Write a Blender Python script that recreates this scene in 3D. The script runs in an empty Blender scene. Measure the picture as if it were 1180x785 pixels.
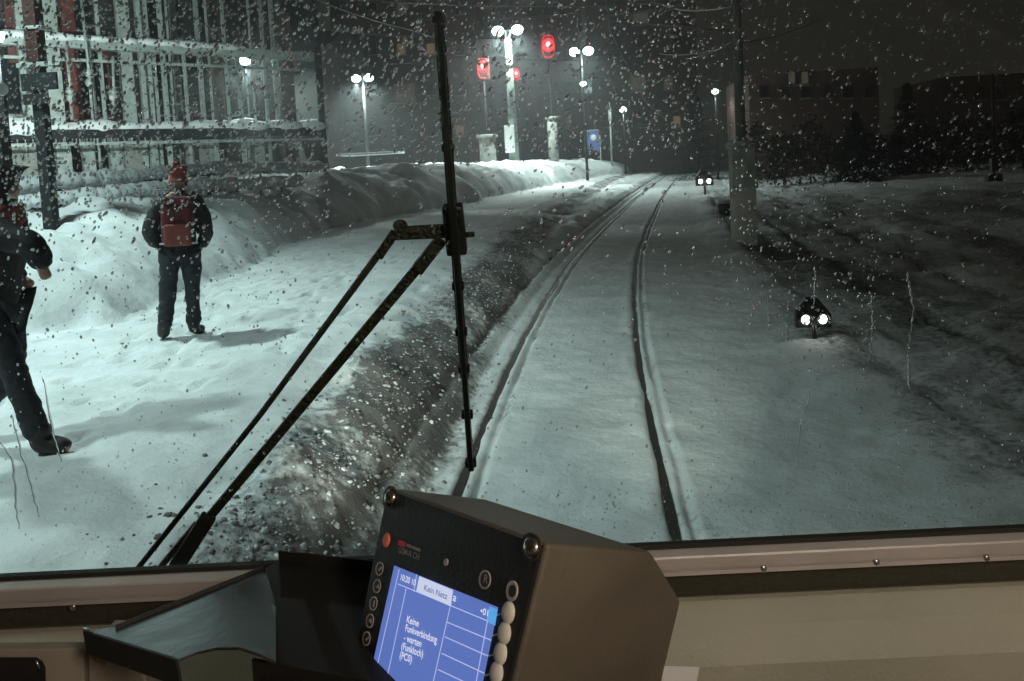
import bpy, bmesh, math, random
import numpy as np
from mathutils import Vector, Matrix
SC = bpy.context.scene
COL = SC.collection
rad = math.radians
# ------------------------------------------------------------------ camera
F_, CX, CY, H = 900.0, 590.0, 243.0, 2.4
def cam_rot():
    d = np.array([(683. - CX) / F_, -(183. - CY) / F_, -1.0]); d /= np.linalg.norm(d)
    r = rad(3.0); u = np.array([-math.sin(r), math.cos(r), 0.0]); u[2] = -(u @ d) / d[2]
    u /= np.linalg.norm(u)
    return np.stack([np.cross(d, u), d, u])
R = cam_rot()
CAMP = np.array([0.0, 0.0, H])
cam = bpy.data.cameras.new('camera'); camo = bpy.data.objects.new('camera', cam); COL.objects.link(camo)
m4 = np.eye(4); m4[:3, :3] = R; m4[:3, 3] = CAMP
camo.matrix_world = Matrix(m4.tolist())
cam.sensor_width = 36; cam.lens = F_ / 1180 * 36; cam.shift_y = -(392.5 - CY) / 1180
cam.clip_start = 0.02; cam.clip_end = 3000
SC.camera = camo
# ------------------------------------------------------------------ night sky, exposure
w = bpy.data.worlds.new('World'); SC.world = w; w.use_nodes = True
wb = w.node_tree.nodes['Background']; wb.inputs[0].default_value = (0.0155, 0.0135, 0.0105, 1); wb.inputs[1].default_value = 1.3
SC.view_settings.view_transform = 'Standard'; SC.view_settings.look = 'None'
SC.view_settings.exposure = 0; SC.view_settings.gamma = 1; SC.view_settings.use_curve_mapping = False
cy = SC.cycles
cy.use_denoising = True; cy.max_bounces = 10; cy.transmission_bounces = 8; cy.transparent_max_bounces = 12
cy.diffuse_bounces = 2; cy.glossy_bounces = 3; cy.volume_bounces = 0
cy.sample_clamp_indirect = 12; cy.caustics_refractive = False; cy.caustics_reflective = False
LAMPC = (0.86, 1.0, 0.96); LAMPB = (0.76, 0.97, 0.96)
def point_light(name, loc, watt, col=LAMPC, r=0.18, parent=None, spot=None, aim=None):
    l = bpy.data.lights.new(name, 'SPOT' if spot else 'POINT'); l.energy = watt; l.color = col; l.shadow_soft_size = r
    o = bpy.data.objects.new(name, l); COL.objects.link(o); o.location = loc
    if spot:
        l.spot_size = rad(spot); l.spot_blend = 0.8
        d = Vector(aim) - Vector(loc); o.rotation_euler = d.to_track_quat('-Z', 'Y').to_euler()
    if parent:
        o.parent = parent; o.matrix_parent_inverse = parent.matrix_world.inverted()
    return o
# ------------------------------------------------------------------ pixel -> world helpers
def ray(px, py):
    return R @ np.array([(px - CX) / F_, -(py - CY) / F_, -1.0])
def at(px, py, z=0.0):
    d = ray(px, py); t = (z - H) / d[2]; return d[:2] * t
def wy(px, py, y):                       # point on the ray at world distance y ahead
    d = ray(px, py); return CAMP + d * (y / d[1])
def dp(px, py, dep):
    return CAMP + ray(px, py) * dep
def onplane(px, py, p0, n):
    d = ray(px, py); t = ((p0 - CAMP) @ n) / (d @ n); return CAMP + d * t
# ------------------------------------------------------------------ noise
def _h(ix, iy, s):
    n = (ix * 374761393 + iy * 668265263 + s * 974711) & 0x7fffffff
    n = (n ^ (n >> 13)) * 1274126177 & 0x7fffffff
    return ((n ^ (n >> 16)) & 0xffff) / 65535.0
def vnoise(x, y, s=0):
    x = np.asarray(x, float); y = np.asarray(y, float)
    ix = np.floor(x).astype(np.int64); iy = np.floor(y).astype(np.int64)
    fx = x - ix; fy = y - iy; fx = fx * fx * (3 - 2 * fx); fy = fy * fy * (3 - 2 * fy)
    a = _h(ix, iy, s); b = _h(ix + 1, iy, s); c = _h(ix, iy + 1, s); d = _h(ix + 1, iy + 1, s)
    return (a * (1 - fx) + b * fx) * (1 - fy) + (c * (1 - fx) + d * fx) * fy - 0.5
def fbm(x, y, f, o=4, s=0):
    r = 0; a = 1.0
    for k in range(o):
        r = r + a * vnoise(x * f + 17.3 * k, y * f - 9.1 * k, s + k); f *= 2.05; a *= 0.5
    return r
def ss(a, b, x):
    t = np.clip((x - a) / (b - a), 0, 1); return t * t * (3 - 2 * t)
# ------------------------------------------------------------------ materials
def mat(name, col, rough=0.6, metal=0.0, bump=0.0, bscale=40.0, var=0.0, vscale=8.0, emis=None, estr=0.0, spec=None, coord='Object'):
    m = bpy.data.materials.new(name); m.use_nodes = True; nt = m.node_tree; N = nt.nodes; L = nt.links
    b = N['Principled BSDF']; b.inputs['Base Color'].default_value = (*col, 1); b.inputs['Roughness'].default_value = rough
    b.inputs['Metallic'].default_value = metal
    if spec is not None: b.inputs['Specular IOR Level'].default_value = spec
    tc = N.new('ShaderNodeTexCoord')
    if var:
        n = N.new('ShaderNodeTexNoise'); n.inputs['Scale'].default_value = vscale; n.inputs['Detail'].default_value = 6
        L.new(tc.outputs[coord], n.inputs['Vector'])
        r = N.new('ShaderNodeMapRange'); r.inputs['From Min'].default_value = 0.3; r.inputs['From Max'].default_value = 0.7
        r.inputs['To Min'].default_value = 1 - var; r.inputs['To Max'].default_value = 1 + var * 0.6
        L.new(n.outputs['Fac'], r.inputs['Value'])
        mx = N.new('ShaderNodeVectorMath'); mx.operation = 'SCALE'; mx.inputs[0].default_value = col
        L.new(r.outputs[0], mx.inputs['Scale']); L.new(mx.outputs[0], b.inputs['Base Color'])
        r2 = N.new('ShaderNodeMapRange'); r2.inputs['To Min'].default_value = max(0.05, rough - 0.12); r2.inputs['To Max'].default_value = min(1, rough + 0.15)
        L.new(n.outputs['Fac'], r2.inputs['Value']); L.new(r2.outputs[0], b.inputs['Roughness'])
    if bump:
        n = N.new('ShaderNodeTexNoise'); n.inputs['Scale'].default_value = bscale; n.inputs['Detail'].default_value = 5
        L.new(tc.outputs[coord], n.inputs['Vector'])
        bp = N.new('ShaderNodeBump'); bp.inputs['Strength'].default_value = bump; bp.inputs['Distance'].default_value = 0.02
        L.new(n.outputs['Fac'], bp.inputs['Height']); L.new(bp.outputs[0], b.inputs['Normal'])
    if emis:
        b.inputs['Emission Color'].default_value = (*emis, 1); b.inputs['Emission Strength'].default_value = estr
    return m
def snow_mat():
    m = bpy.data.materials.new('trodden_snow'); m.use_nodes = True; nt = m.node_tree; N = nt.nodes; L = nt.links
    b = N['Principled BSDF']; b.inputs['Roughness'].default_value = 0.75; b.inputs['Specular IOR Level'].default_value = 0.3
    tc = N.new('ShaderNodeTexCoord'); at_ = N.new('ShaderNodeAttribute'); at_.attribute_name = 'grit_shade'
    def noise(sc, det=6, rgh=0.6):
        n = N.new('ShaderNodeTexNoise'); n.inputs['Scale'].default_value = sc; n.inputs['Detail'].default_value = det; n.inputs['Roughness'].default_value = rgh
        L.new(tc.outputs['Object'], n.inputs['Vector']); return n
    n1 = noise(12, 4, 0.60); n2 = noise(1.2, 4)
    # dirt and darkening threshold : noise lumps cut by the attribute
    a = N.new('ShaderNodeMath'); a.operation = 'ADD'; L.new(at_.outputs['Fac'], a.inputs[0]); L.new(n1.outputs['Fac'], a.inputs[1])
    r = N.new('ShaderNodeMapRange'); r.inputs['From Min'].default_value = 0.80; r.inputs['From Max'].default_value = 1.14
    L.new(a.outputs[0], r.inputs['Value'])
    mx = N.new('ShaderNodeMix'); mx.data_type = 'RGBA'; mx.inputs['A'].default_value = (0.80, 0.82, 0.83, 1); mx.inputs['B'].default_value = (0.185, 0.172, 0.168, 1)
    L.new(r.outputs[0], mx.inputs['Factor'])
    r2 = N.new('ShaderNodeMapRange'); r2.inputs['From Min'].default_value = 0.35; r2.inputs['From Max'].default_value = 0.65; r2.inputs['To Min'].default_value = 0.80; r2.inputs['To Max'].default_value = 1.0
    L.new(n2.outputs['Fac'], r2.inputs['Value'])
    v = N.new('ShaderNodeVectorMath'); v.operation = 'SCALE'; L.new(mx.outputs['Result'], v.inputs[0]); L.new(r2.outputs[0], v.inputs['Scale'])
    L.new(v.outputs[0], b.inputs['Base Color'])
    n3 = noise(10, 8, 0.64)
    bp = N.new('ShaderNodeBump'); bp.inputs['Strength'].default_value = 0.8; bp.inputs['Distance'].default_value = 0.026
    L.new(n3.outputs['Fac'], bp.inputs['Height']); L.new(bp.outputs[0], b.inputs['Normal'])
    return m
M = {}
M['snow'] = snow_mat()
M['snowcap'] = mat('fresh_snow', (0.82, 0.84, 0.86), 0.7, bump=1.0, bscale=7)
M['rail'] = mat('rail_steel', (0.045, 0.035, 0.03), 0.45, 0.6, bump=0.3, bscale=60, var=0.4)
M['shelfpaint'] = mat('matt_black_shelf', (.016, .014, .011), .5, var=.15, vscale=12, spec=.3)
M['blackpaint'] = mat('black_paint', (0.012, 0.010, 0.009), 0.45, bump=0.15, bscale=120, var=0.3, vscale=60)
M['rubber'] = mat('wet_rubber', (0.010, 0.009, 0.008), 0.35)
M['armmetal'] = mat('worn_olive_arm', (0.030, 0.026, 0.014), 0.4, 0.3, bump=0.5, bscale=180, var=0.6, vscale=90)
M['polegreen'] = mat('greenish_pole_paint', (.15, .175, .155), .6, var=.3, vscale=3)
M['darkpost'] = mat('dark_post_paint', (0.008, 0.009, 0.012), 0.75, var=0.4, vscale=5, bump=.2)
M['rustred'] = mat('rust_red_paint', (0.16, 0.022, 0.015), 0.6, var=0.5, vscale=3)
M['sleeve'] = mat('dull_red_sleeve', (.055, .010, .009), .8, var=.5, vscale=6)
M['palemetal'] = mat('pale_galvanised', (0.42, 0.47, 0.44), 0.5, 0.2, var=0.3, vscale=4)
M['concrete'] = mat('weathered_concrete', (0.30, 0.30, 0.28), 0.85, var=0.3, vscale=4, bump=0.4, bscale=12)
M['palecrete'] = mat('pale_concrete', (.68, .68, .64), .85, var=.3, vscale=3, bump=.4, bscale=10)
M['facade'] = mat('dark_facade', (0.10, 0.075, 0.06), 0.9, var=0.4, vscale=1.2)
M['facade_brown'] = mat('brown_facade', (0.15, 0.085, 0.068), 0.9, var=0.35, vscale=0.6)
M['darkwall'] = mat('dark_grey_wall', (.035, .037, .035), .9, var=.4, vscale=1)
M['darkroof'] = mat('dark_roof', (0.05, 0.045, 0.045), 0.8, var=0.3, vscale=1)
M['darkglass'] = mat('dark_window_glass', (0.01, 0.012, 0.015), 0.12)
M['winlit'] = mat('dim_lit_window', (0.1, 0.08, 0.05), 0.5, emis=(0.9, 0.55, 0.32), estr=0.16)
M['winlit2'] = mat('curtained_lit_window', (0.1, 0.08, 0.05), 0.5, emis=(0.8, 0.62, 0.5), estr=0.07)
M['lampglow'] = mat('lamp_glow', (1, 1, 1), 0.4, emis=(0.74, 0.97, 1.0), estr=45)
M['smallglow'] = mat('small_lamp_glow', (1, 1, 1), 0.4, emis=(0.85, 1.0, 0.95), estr=16)
M['redglow'] = mat('red_signal_glow', (0.5, 0, 0), 0.4, emis=(1.0, 0.02, 0.03), estr=5)
M['redcore'] = mat('red_signal_core', (0.5, 0, 0), 0.4, emis=(1.0, 0.16, 0.16), estr=16)
M['dwarfglow'] = mat('white_signal_glow', (1, 1, 1), 0.4, emis=(1.0, 0.98, 0.90), estr=14)
M['bluesign'] = mat('blue_sign', (0.06, 0.10, 0.30), 0.5, emis=(0.25, 0.33, 0.62), estr=0.16)
M['white'] = mat('white_enamel', (0.75, 0.76, 0.74), 0.4)
M['paper'] = mat('paper', (0.78, 0.75, 0.72), 0.8, bump=.1, bscale=30)
# ------------------------------------------------------------------ object helpers
def mesh_obj(name, verts, faces, m, parent=None, smooth=False):
    me = bpy.data.meshes.new(name)
    me.from_pydata([tuple(map(float, v)) for v in verts], [], faces)
    if m is not None: me.materials.append(m)
    if smooth:
        for p in me.polygons: p.use_smooth = True
    me.update()
    o = bpy.data.objects.new(name, me); COL.objects.link(o)
    if parent is not None:
        o.parent = parent; o.matrix_parent_inverse = parent.matrix_world.inverted()
    return o
class MB:
    def __init__(s): s.v = []; s.f = []
    def add(s, vs, fs):
        k = len(s.v); s.v += [np.asarray(v, float) for v in vs]; s.f += [tuple(i + k for i in f) for f in fs]; return s
    def box(s, c, size, ax=None):
        c = np.asarray(c, float); ax = np.eye(3) if ax is None else np.asarray(ax, float)
        h = np.asarray(size, float) / 2; vs = []
        for z in (-1, 1):
            for x, y in ((-1, -1), (1, -1), (1, 1), (-1, 1)):
                vs.append(c + ax[0] * x * h[0] + ax[1] * y * h[1] + ax[2] * z * h[2])
        return s.add(vs, [(3, 2, 1, 0), (4, 5, 6, 7), (0, 1, 5, 4), (1, 2, 6, 5), (2, 3, 7, 6), (3, 0, 4, 7)])
    def tube(s, pts, r, n=10, cap=True):
        pts = [np.asarray(p, float) for p in pts]; k = len(pts)
        rr = r if hasattr(r, '__len__') else [r] * k
        up = np.array([0, 0, 1.0]); rings = []
        t0 = pts[1] - pts[0]; t0 /= np.linalg.norm(t0)
        if abs(t0 @ up) > 0.95: up = np.array([1.0, 0, 0])
        for i, p in enumerate(pts):
            t = pts[min(i + 1, k - 1)] - pts[max(i - 1, 0)]; t /= np.linalg.norm(t)
            a = np.cross(t, up); a /= np.linalg.norm(a); b = np.cross(a, t)
            rings.append([p + rr[i] * (a * math.cos(2 * math.pi * j / n) + b * math.sin(2 * math.pi * j / n)) for j in range(n)])
        vs = [v for q in rings for v in q]; fs = []
        for i in range(k - 1):
            for j in range(n):
                j2 = (j + 1) % n; fs.append((i * n + j, i * n + j2, (i + 1) * n + j2, (i + 1) * n + j))
        if cap: fs += [tuple(range(n))[::-1], tuple(range((k - 1) * n, k * n))]
        return s.add(vs, fs)
    def prism(s, poly, vec):                # polygon (3D points) extruded along vec
        poly = [np.asarray(p, float) for p in poly]; vec = np.asarray(vec, float); n = len(poly)
        return s.add(poly + [p + vec for p in poly], [tuple(range(n))[::-1], tuple(range(n, 2 * n))] + [(i, (i + 1) % n, (i + 1) % n + n, i + n) for i in range(n)])
    def sphere(s, c, r, n=12, m=8, sc=(1, 1, 1), ax=None):
        c = np.asarray(c, float); vs = []; fs = []; ax = np.eye(3) if ax is None else np.asarray(ax)
        for i in range(m + 1):
            th = math.pi * i / m
            for j in range(n):
                ph = 2 * math.pi * j / n
                q = np.array([math.sin(th) * math.cos(ph) * sc[0], math.sin(th) * math.sin(ph) * sc[1], math.cos(th) * sc[2]]) * r
                vs.append(c + q @ ax)
        for i in range(m):
            for j in range(n):
                j2 = (j + 1) % n; fs.append((i * n + j, i * n + j2, (i + 1) * n + j2, (i + 1) * n + j))
        return s.add(vs, fs)
    def build(s, name, m, parent=None, smooth=False, bevel=0.0, seg=2):
        o = mesh_obj(name, s.v, s.f, m, parent, smooth)
        bm = bmesh.new(); bm.from_mesh(o.data); bmesh.ops.remove_doubles(bm, verts=bm.verts, dist=1e-5)
        bmesh.ops.recalc_face_normals(bm, faces=bm.faces)
        if bevel: bmesh.ops.bevel(bm, geom=list(bm.edges), offset=bevel, segments=seg, affect='EDGES', profile=0.6)
        bm.to_mesh(o.data); bm.free()
        if smooth:
            for p in o.data.polygons: p.use_smooth = True
        return o
def tag(o, label=None, cat=None, group=None, kind=None):
    if label: o['label'] = label
    if cat: o['category'] = cat
    if group: o['group'] = group
    if kind: o['kind'] = kind
    return o
def empty(name, loc, label=None, cat=None, group=None):
    o = bpy.data.objects.new(name, None); COL.objects.link(o); o.empty_display_size = 0.1
    o.location = tuple(map(float, loc)); o.matrix_world = Matrix.Translation(tuple(map(float, loc)))
    return tag(o, label, cat, group)
rng = np.random.default_rng(7)
# ================================================================== TERRAIN
ZP = 0.70                                    # packed snow on the platform, above the rail tops
CYS = np.array([-20, 0, 9.0, 12.8, 18.2, 25.6, 43, 76, 110, 1000]); CXS = np.array([-.345, -.345, -.345, -.19, .14, .88, 2.84, 7.0, 11.4, 128.])
_yy = np.linspace(-20, 1000, 10201); _cc = np.interp(_yy, CYS, CXS); _k = np.ones(41) / 41
_cs = np.convolve(np.pad(_cc, 20, mode='edge'), _k, 'valid'); _cs[-60:] = _cc[-60:]
def cl(y): return np.interp(y, _yy, _cs)
def upx(pts, z):
    r = []
    for p in pts:
        q = at(p[0], p[1], z); r.append((q[1], q[0] - cl(q[1])))
    r.sort(); return np.array(r)
EDGE = upx([(215, 655), (375, 495), (455, 405), (520, 340), (600, 264), (650, 232), (700, 205)], ZP)
FOOT = upx([(0, 395), (150, 370), (235, 330), (285, 312), (383, 262), (530, 237), (600, 221), (690, 204), (722, 199)], ZP)
def edge_u(y): return np.interp(y, EDGE[:, 0], EDGE[:, 1])
def foot_u(y): return np.interp(y, FOOT[:, 0], FOOT[:, 1])
def height(u, y):
    x = cl(y) + u
    e = edge_u(y) + 0.10 * fbm(x, y, 1.1, 3, 5); e = np.where(y > 95, e, e)
    # right side ground
    lump = 0.035 * fbm(x, y, 1.3, 4, 1) + 0.020 * fbm(x, y, 5, 2, 2)
    side = ss(1.4, 5, np.abs(u)); z = 0.03 + .36 * ss(-.84, -1.7, u) * (1 + .5 * fbm(x, y, 1.2, 3, 96)) + lump * (0.8 + 2.5 * side)
    uj = u + .016 * fbm(y * .2, y, 2.6, 4, 88); keepg = 1.0 + .75 * fbm(u * .3, y, 1.4, 3, 89)
    for c, dpt, w_ in ((-.755, .072, .030), (.755, .072, .030), (4.75, .07, .12), (6.25, .06, .12), (3.4, .05, .10), (-1.22, .05, .05), (-1.00, .03, .04), (-0.62, .045, .03), (.88, .045, .035)):
        z = z - dpt * keepg * np.exp(-((uj - c) / w_) ** 2)
    z = z + (0.012 + .03 * fbm(x, y, 4, 2, 90)) * (np.exp(-((uj - .64) / .07) ** 2) + np.exp(-((uj + 0.88) / .07) ** 2) + np.exp(-((uj - .88) / .08) ** 2))
    z = z + ss(2.2, 4.0, u) * (.09 * fbm(u * 2.2, y * .25, 1.0, 4, 77)) 
    z = z + ss(7, 16, u) * (0.35 + 0.5 * fbm(x, y, .12, 3, 3)) + ss(2.2, 3.4, u) * ss(4.0, 3.0, u) * .10 + ss(2.0, 3.5, u) * (.12 * fbm(x, y, .9, 4, 9) )
    # platform and its snow-buried edge slope
    zp = ZP + 0.05 * fbm(x, y, 1.0, 4, 11) + 0.030 * fbm(x, y * 1.4, 4, 2, 12)
    fade = ss(128, 112, y)
    slope = .25 * ss(e + 0.50, e - 0.95, u) + .75 * np.clip((e + .60 - u) / 1.45, 0, 1)
    rough = ss(0, .3, slope) * ss(1, .6, slope)
    z = z * (1 - slope * fade) + zp * slope * fade + rough * fade * (0.11 * fbm(x, y, 2.2, 2, 21) + .07 * np.abs(fbm(x, y, 5, 1, 22)) + .018 * fbm(x, y, 9, 1, 23))
    # ploughed bank
    f = foot_u(y) - .15 + 0.35 * fbm(x, y, .5, 4, 31) + 0.12 * fbm(x, y, 2.4, 3, 32)
    hb = np.interp(y, [0, 7, 11, 15, 20, 27, 34, 60, 80, 100, 112], [.9, .9, 1.05, 1.35, 1.2, 1.60, 1.75, 1.70, 1.62, 1.25, 0.0])
    wd = np.interp(y, [0, 12, 20, 40, 90], [2.2, 2.4, 2.6, 3.0, 3.6])
    t = np.clip((f - u) / wd, 0, 1.0); prof = t ** 0.75 * (2 - t ** 0.75)
    back = ss(3.0, 7.5, (f - u) / wd * 1.0)
    cl_ = np.floor(fbm(x, y, .55, 2, 51) * 5) / 5
    lumps = (0.34 * fbm(x, y, .75, 3, 41) + 0.10 * np.abs(fbm(x, y, 2.6, 2, 42)) + .04 * fbm(x, y, 5, 1, 44) + .20 * np.abs(fbm(x, y, 1.7, 2, 46)) + 0.12 * cl_)
    z = z + fade * (hb * prof + lumps * np.minimum(1, t * 3) * np.interp(y, [0, 30, 110], [1, 1, .6])) * (1 - .35 * back)
    return z, t, slope, e, f
def grit_shadef(u, y, t, slope, e, f):
    x = cl(y) + u
    g = (0.40 + .40 * fbm(x, y, 1.1, 3, 60)) * ss(e - 0.60, e - 0.1, u) * ss(e + 0.80, e + 0.35, u)
    g += 0.30 * ss(e - 0.7, e - .1, u) * ss(e + 1.0, e + .4, u) * (0.6 + fbm(x, y, .8, 3, 61))
    uj = u + .03 * fbm(y * .2, y, 2.6, 4, 88); kk = .85 + 1.1 * fbm(u, y, 1.6, 4, 91); g += .26 * ss(2.2, 1.4, np.abs(u)) * (.45 + 1.1 * fbm(x, y * .6, 1.3, 5, 93))
    g += kk * (0.42 * (np.exp(-((np.abs(uj) - .755) / .042) ** 2)) + .34 * np.exp(-((uj + 1.22) / .045) ** 2) + .30 * np.exp(-((uj + .60) / .035) ** 2) + .2 * np.exp(-((uj - .90) / .035) ** 2))
    g += 0.22 * (np.exp(-((np.abs(u - 5.5) - .75) / .14) ** 2))
    g += ss(2.2, 3.6, u + .9 * fbm(x, y, .5, 3, 71)) * (.46 + .45 * fbm(u * 2, y * .3, .7, 5, 72)) * ss(60, 28, y)  # patchy dirt, and shade of the unlit right-hand snow put into the colour
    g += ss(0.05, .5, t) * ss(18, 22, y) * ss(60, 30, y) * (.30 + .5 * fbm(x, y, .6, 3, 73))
    return np.clip(g, 0, 1)
def axis_u():
    us = list(np.arange(-2.6, 2.6, .045)) + list(np.arange(2.6, 8, .10))
    for c in (-.755, .755, -1.22, -.6, .9): us += list(np.arange(c - .13, c + .13, .016))
    us += list(np.arange(-6.6, -2.6, .048)); us += list(np.arange(-9.5, -6.6, .085)); us += list(np.arange(-16, -9.5, .16))
    v = 8.0
    while v < 900: us.append(v); v += max(.14, (v - 6) * .07)
    v = -16
    while v > -600: us.append(v); v -= max(.2, (-v - 14) * .08)
    us = np.array(sorted(us)); keep = [us[0]]
    for q in us[1:]:
        if q - keep[-1] > .010: keep.append(q)
    return np.array(keep)
US = axis_u(); ys = [2.2]
while ys[-1] < 1500: ys.append(ys[-1] + max(.035, ys[-1] * .0085))
YS = np.array(ys); U, Y = np.meshgrid(US, YS)
Z, T_, SL, E_, FT = height(U, Y); EU = E_; G = grit_shadef(U, Y, T_, SL, E_, FT); X = cl(Y) + U
fr2 = np.random.default_rng(3)
for wk in range(16):                                   # trodden paths of footprints over the platform
    py_ = fr2.uniform(3.5, 9); pxx = fr2.uniform(-5.6, -2.6); hd0 = fr2.uniform(-.35, .35) + (1.57 if fr2.random() < .25 else 0)
    for st in range(14):
        py_ += .62 * math.cos(hd0); pxx += .62 * math.sin(hd0); hd0 += fr2.normal() * .06
        if py_ > 24 or pxx > -2.6: break
        sx = (.11 if st % 2 else -.11); cx0 = pxx + sx * math.cos(hd0) ; cy0 = py_ - sx * math.sin(hd0)
        j0 = np.searchsorted(YS, cy0 - .3); j1 = np.searchsorted(YS, cy0 + .3)
        if j1 <= j0: continue
        dx = X[j0:j1] - cx0; dy = Y[j0:j1] - cy0; la = dx * math.cos(hd0) - dy * math.sin(hd0); lo = dx * math.sin(hd0) + dy * math.cos(hd0)
        r_ = (la / .055) ** 2 + (lo / .15) ** 2; Z[j0:j1] += (-.060 * np.exp(-r_ ** 2 * .8) + .014 * np.exp(-(np.sqrt(r_) - 1.5) ** 2 / .10)) * (np.abs(U[j0:j1] - EU[j0:j1]) > -1)
def region(name, mask, label_kind='structure'):
    nu = len(US); idx = -np.ones(U.size, np.int64)
    cm = mask[:-1, :-1]
    jj, ii = np.nonzero(cm); a = jj * nu + ii; q = np.stack([a, a + 1, a + nu + 1, a + nu], 1)
    used = np.unique(q); idx[used] = np.arange(len(used)); q = idx[q]
    co = np.stack([X.ravel()[used], Y.ravel()[used], Z.ravel()[used]], 1)
    me = bpy.data.meshes.new(name); me.vertices.add(len(co)); me.vertices.foreach_set('co', co.ravel().astype(np.float32))
    me.loops.add(q.size); me.loops.foreach_set('vertex_index', q.ravel().astype(np.int32))
    me.polygons.add(len(q)); me.polygons.foreach_set('loop_start', np.arange(0, q.size, 4, dtype=np.int32)); me.polygons.foreach_set('loop_total', np.full(len(q), 4, np.int32))
    me.polygons.foreach_set('use_smooth', np.ones(len(q), bool)); me.update(calc_edges=True)
    at_ = me.attributes.new('grit_shade', 'FLOAT', 'POINT'); at_.data.foreach_set('value', G.ravel()[used].astype(np.float32))
    me.materials.append(M['snow']); o = bpy.data.objects.new(name, me); COL.objects.link(o); tag(o, kind=label_kind); return o
bank = (U < FT - .05) & (Y < 128) & (U > -60)
plat = (U < E_ + .30) & ~bank & (Y < 128)
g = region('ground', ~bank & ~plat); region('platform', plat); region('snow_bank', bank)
# rails
def rail_obj(uo, label, grp):
    yy = np.concatenate([np.arange(1.2, 30, .25), np.arange(30, 240, 1.0)]); hw = .036; vs = []; fs = []
    prof = [(-hw, -.012), (-.03, .0), (.03, .0), (hw, -.012), (hw, -.035), (.010, -.05), (.010, -.14), (-.010, -.14), (-.010, -.05), (-hw, -.035)]
    for y in yy:
        s = (cl(y + .1) - cl(y - .1)) / .2; c = cl(y)
        for a, z in prof: vs.append((c + uo + a, y - a * s, z + 0.012))
    n = len(prof)
    for i in range(len(yy) - 1):
        for j in range(n): fs.append((i * n + j, i * n + (j + 1) % n, (i + 1) * n + (j + 1) % n, (i + 1) * n + j))
    fs += [tuple(range(n))[::-1], tuple(range((len(yy) - 1) * n, len(yy) * n))]
    o = mesh_obj('rail', vs, fs, M['rail']); return tag(o, label, 'rail', grp)
rail_obj(-.755, 'dark steel rail in the snow nearest the platform edge', 'rails half buried in snow')
rail_obj(.755, 'dark curving rail in the snow right of the wiper blade', 'rails half buried in snow')
def gz(x, y):
    return float(height(np.array(x - cl(y)), np.array(float(y)))[0])
def clods():
    b1 = bmesh.new(); bmesh.ops.create_icosphere(b1, subdivisions=2, radius=1); bv = np.array([v.co[:] for v in b1.verts]); bf = np.array([[v.index for v in f.verts] for f in b1.faces]); b1.free()
    r = np.random.default_rng(12); N = 6500; yy = 3.0 + 30 * r.random(N) ** 1.7; e = edge_u(yy); k = r.random(N)
    uu = np.where(k < .80, e + .08 + .27 * r.normal(size=N), np.where(k < .90, foot_u(yy) + .1 + .45 * r.normal(size=N), r.uniform(-1.3, 3.2, N)))
    sz = .005 + .015 * r.random(N) ** 2.6; sz = np.where(k >= .90, sz * .5, sz); ok = np.abs(np.abs(uu) - .755) > .10
    zz = height(uu, yy)[0]; V = []; Fc = []; A = []; n = len(bv); q = 0
    for i in np.nonzero(ok)[0]:
        d = 1 + 1.1 * vnoise(bv[:, 0] * 1.6 + i, bv[:, 1] * 1.6 + bv[:, 2] * 1.3, i % 97); th = r.random() * 6.28; c, s_ = math.cos(th), math.sin(th)
        v = bv * d[:, None] * sz[i] * np.array([1.0 + .5 * r.random(), 1, .65 + .3 * r.random()]); v = np.stack([v[:, 0] * c - v[:, 1] * s_, v[:, 0] * s_ + v[:, 1] * c, v[:, 2]], 1)
        V.append(v + [cl(yy[i]) + uu[i], yy[i], zz[i] + sz[i] * .05]); Fc.append(bf + q * n); A.append(np.full(n, (.34 + .42 * r.random()) if k[i] < .8 else .1 * r.random())); q += 1
    V = np.concatenate(V); Fc = np.concatenate(Fc); me = bpy.data.meshes.new('snow_clods'); me.from_pydata(V.tolist(), [], Fc.tolist()); me.polygons.foreach_set('use_smooth', [True] * len(Fc))
    a_ = me.attributes.new('grit_shade', 'FLOAT', 'POINT'); a_.data.foreach_set('value', np.concatenate(A).astype(np.float32)); me.materials.append(M['snow']); me.update()
    o = bpy.data.objects.new('snow_clods', me); COL.objects.link(o); tag(o, 'small loose clods of dirty snow strewn along the platform edge', 'snow clods', kind='stuff')
clods()
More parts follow.
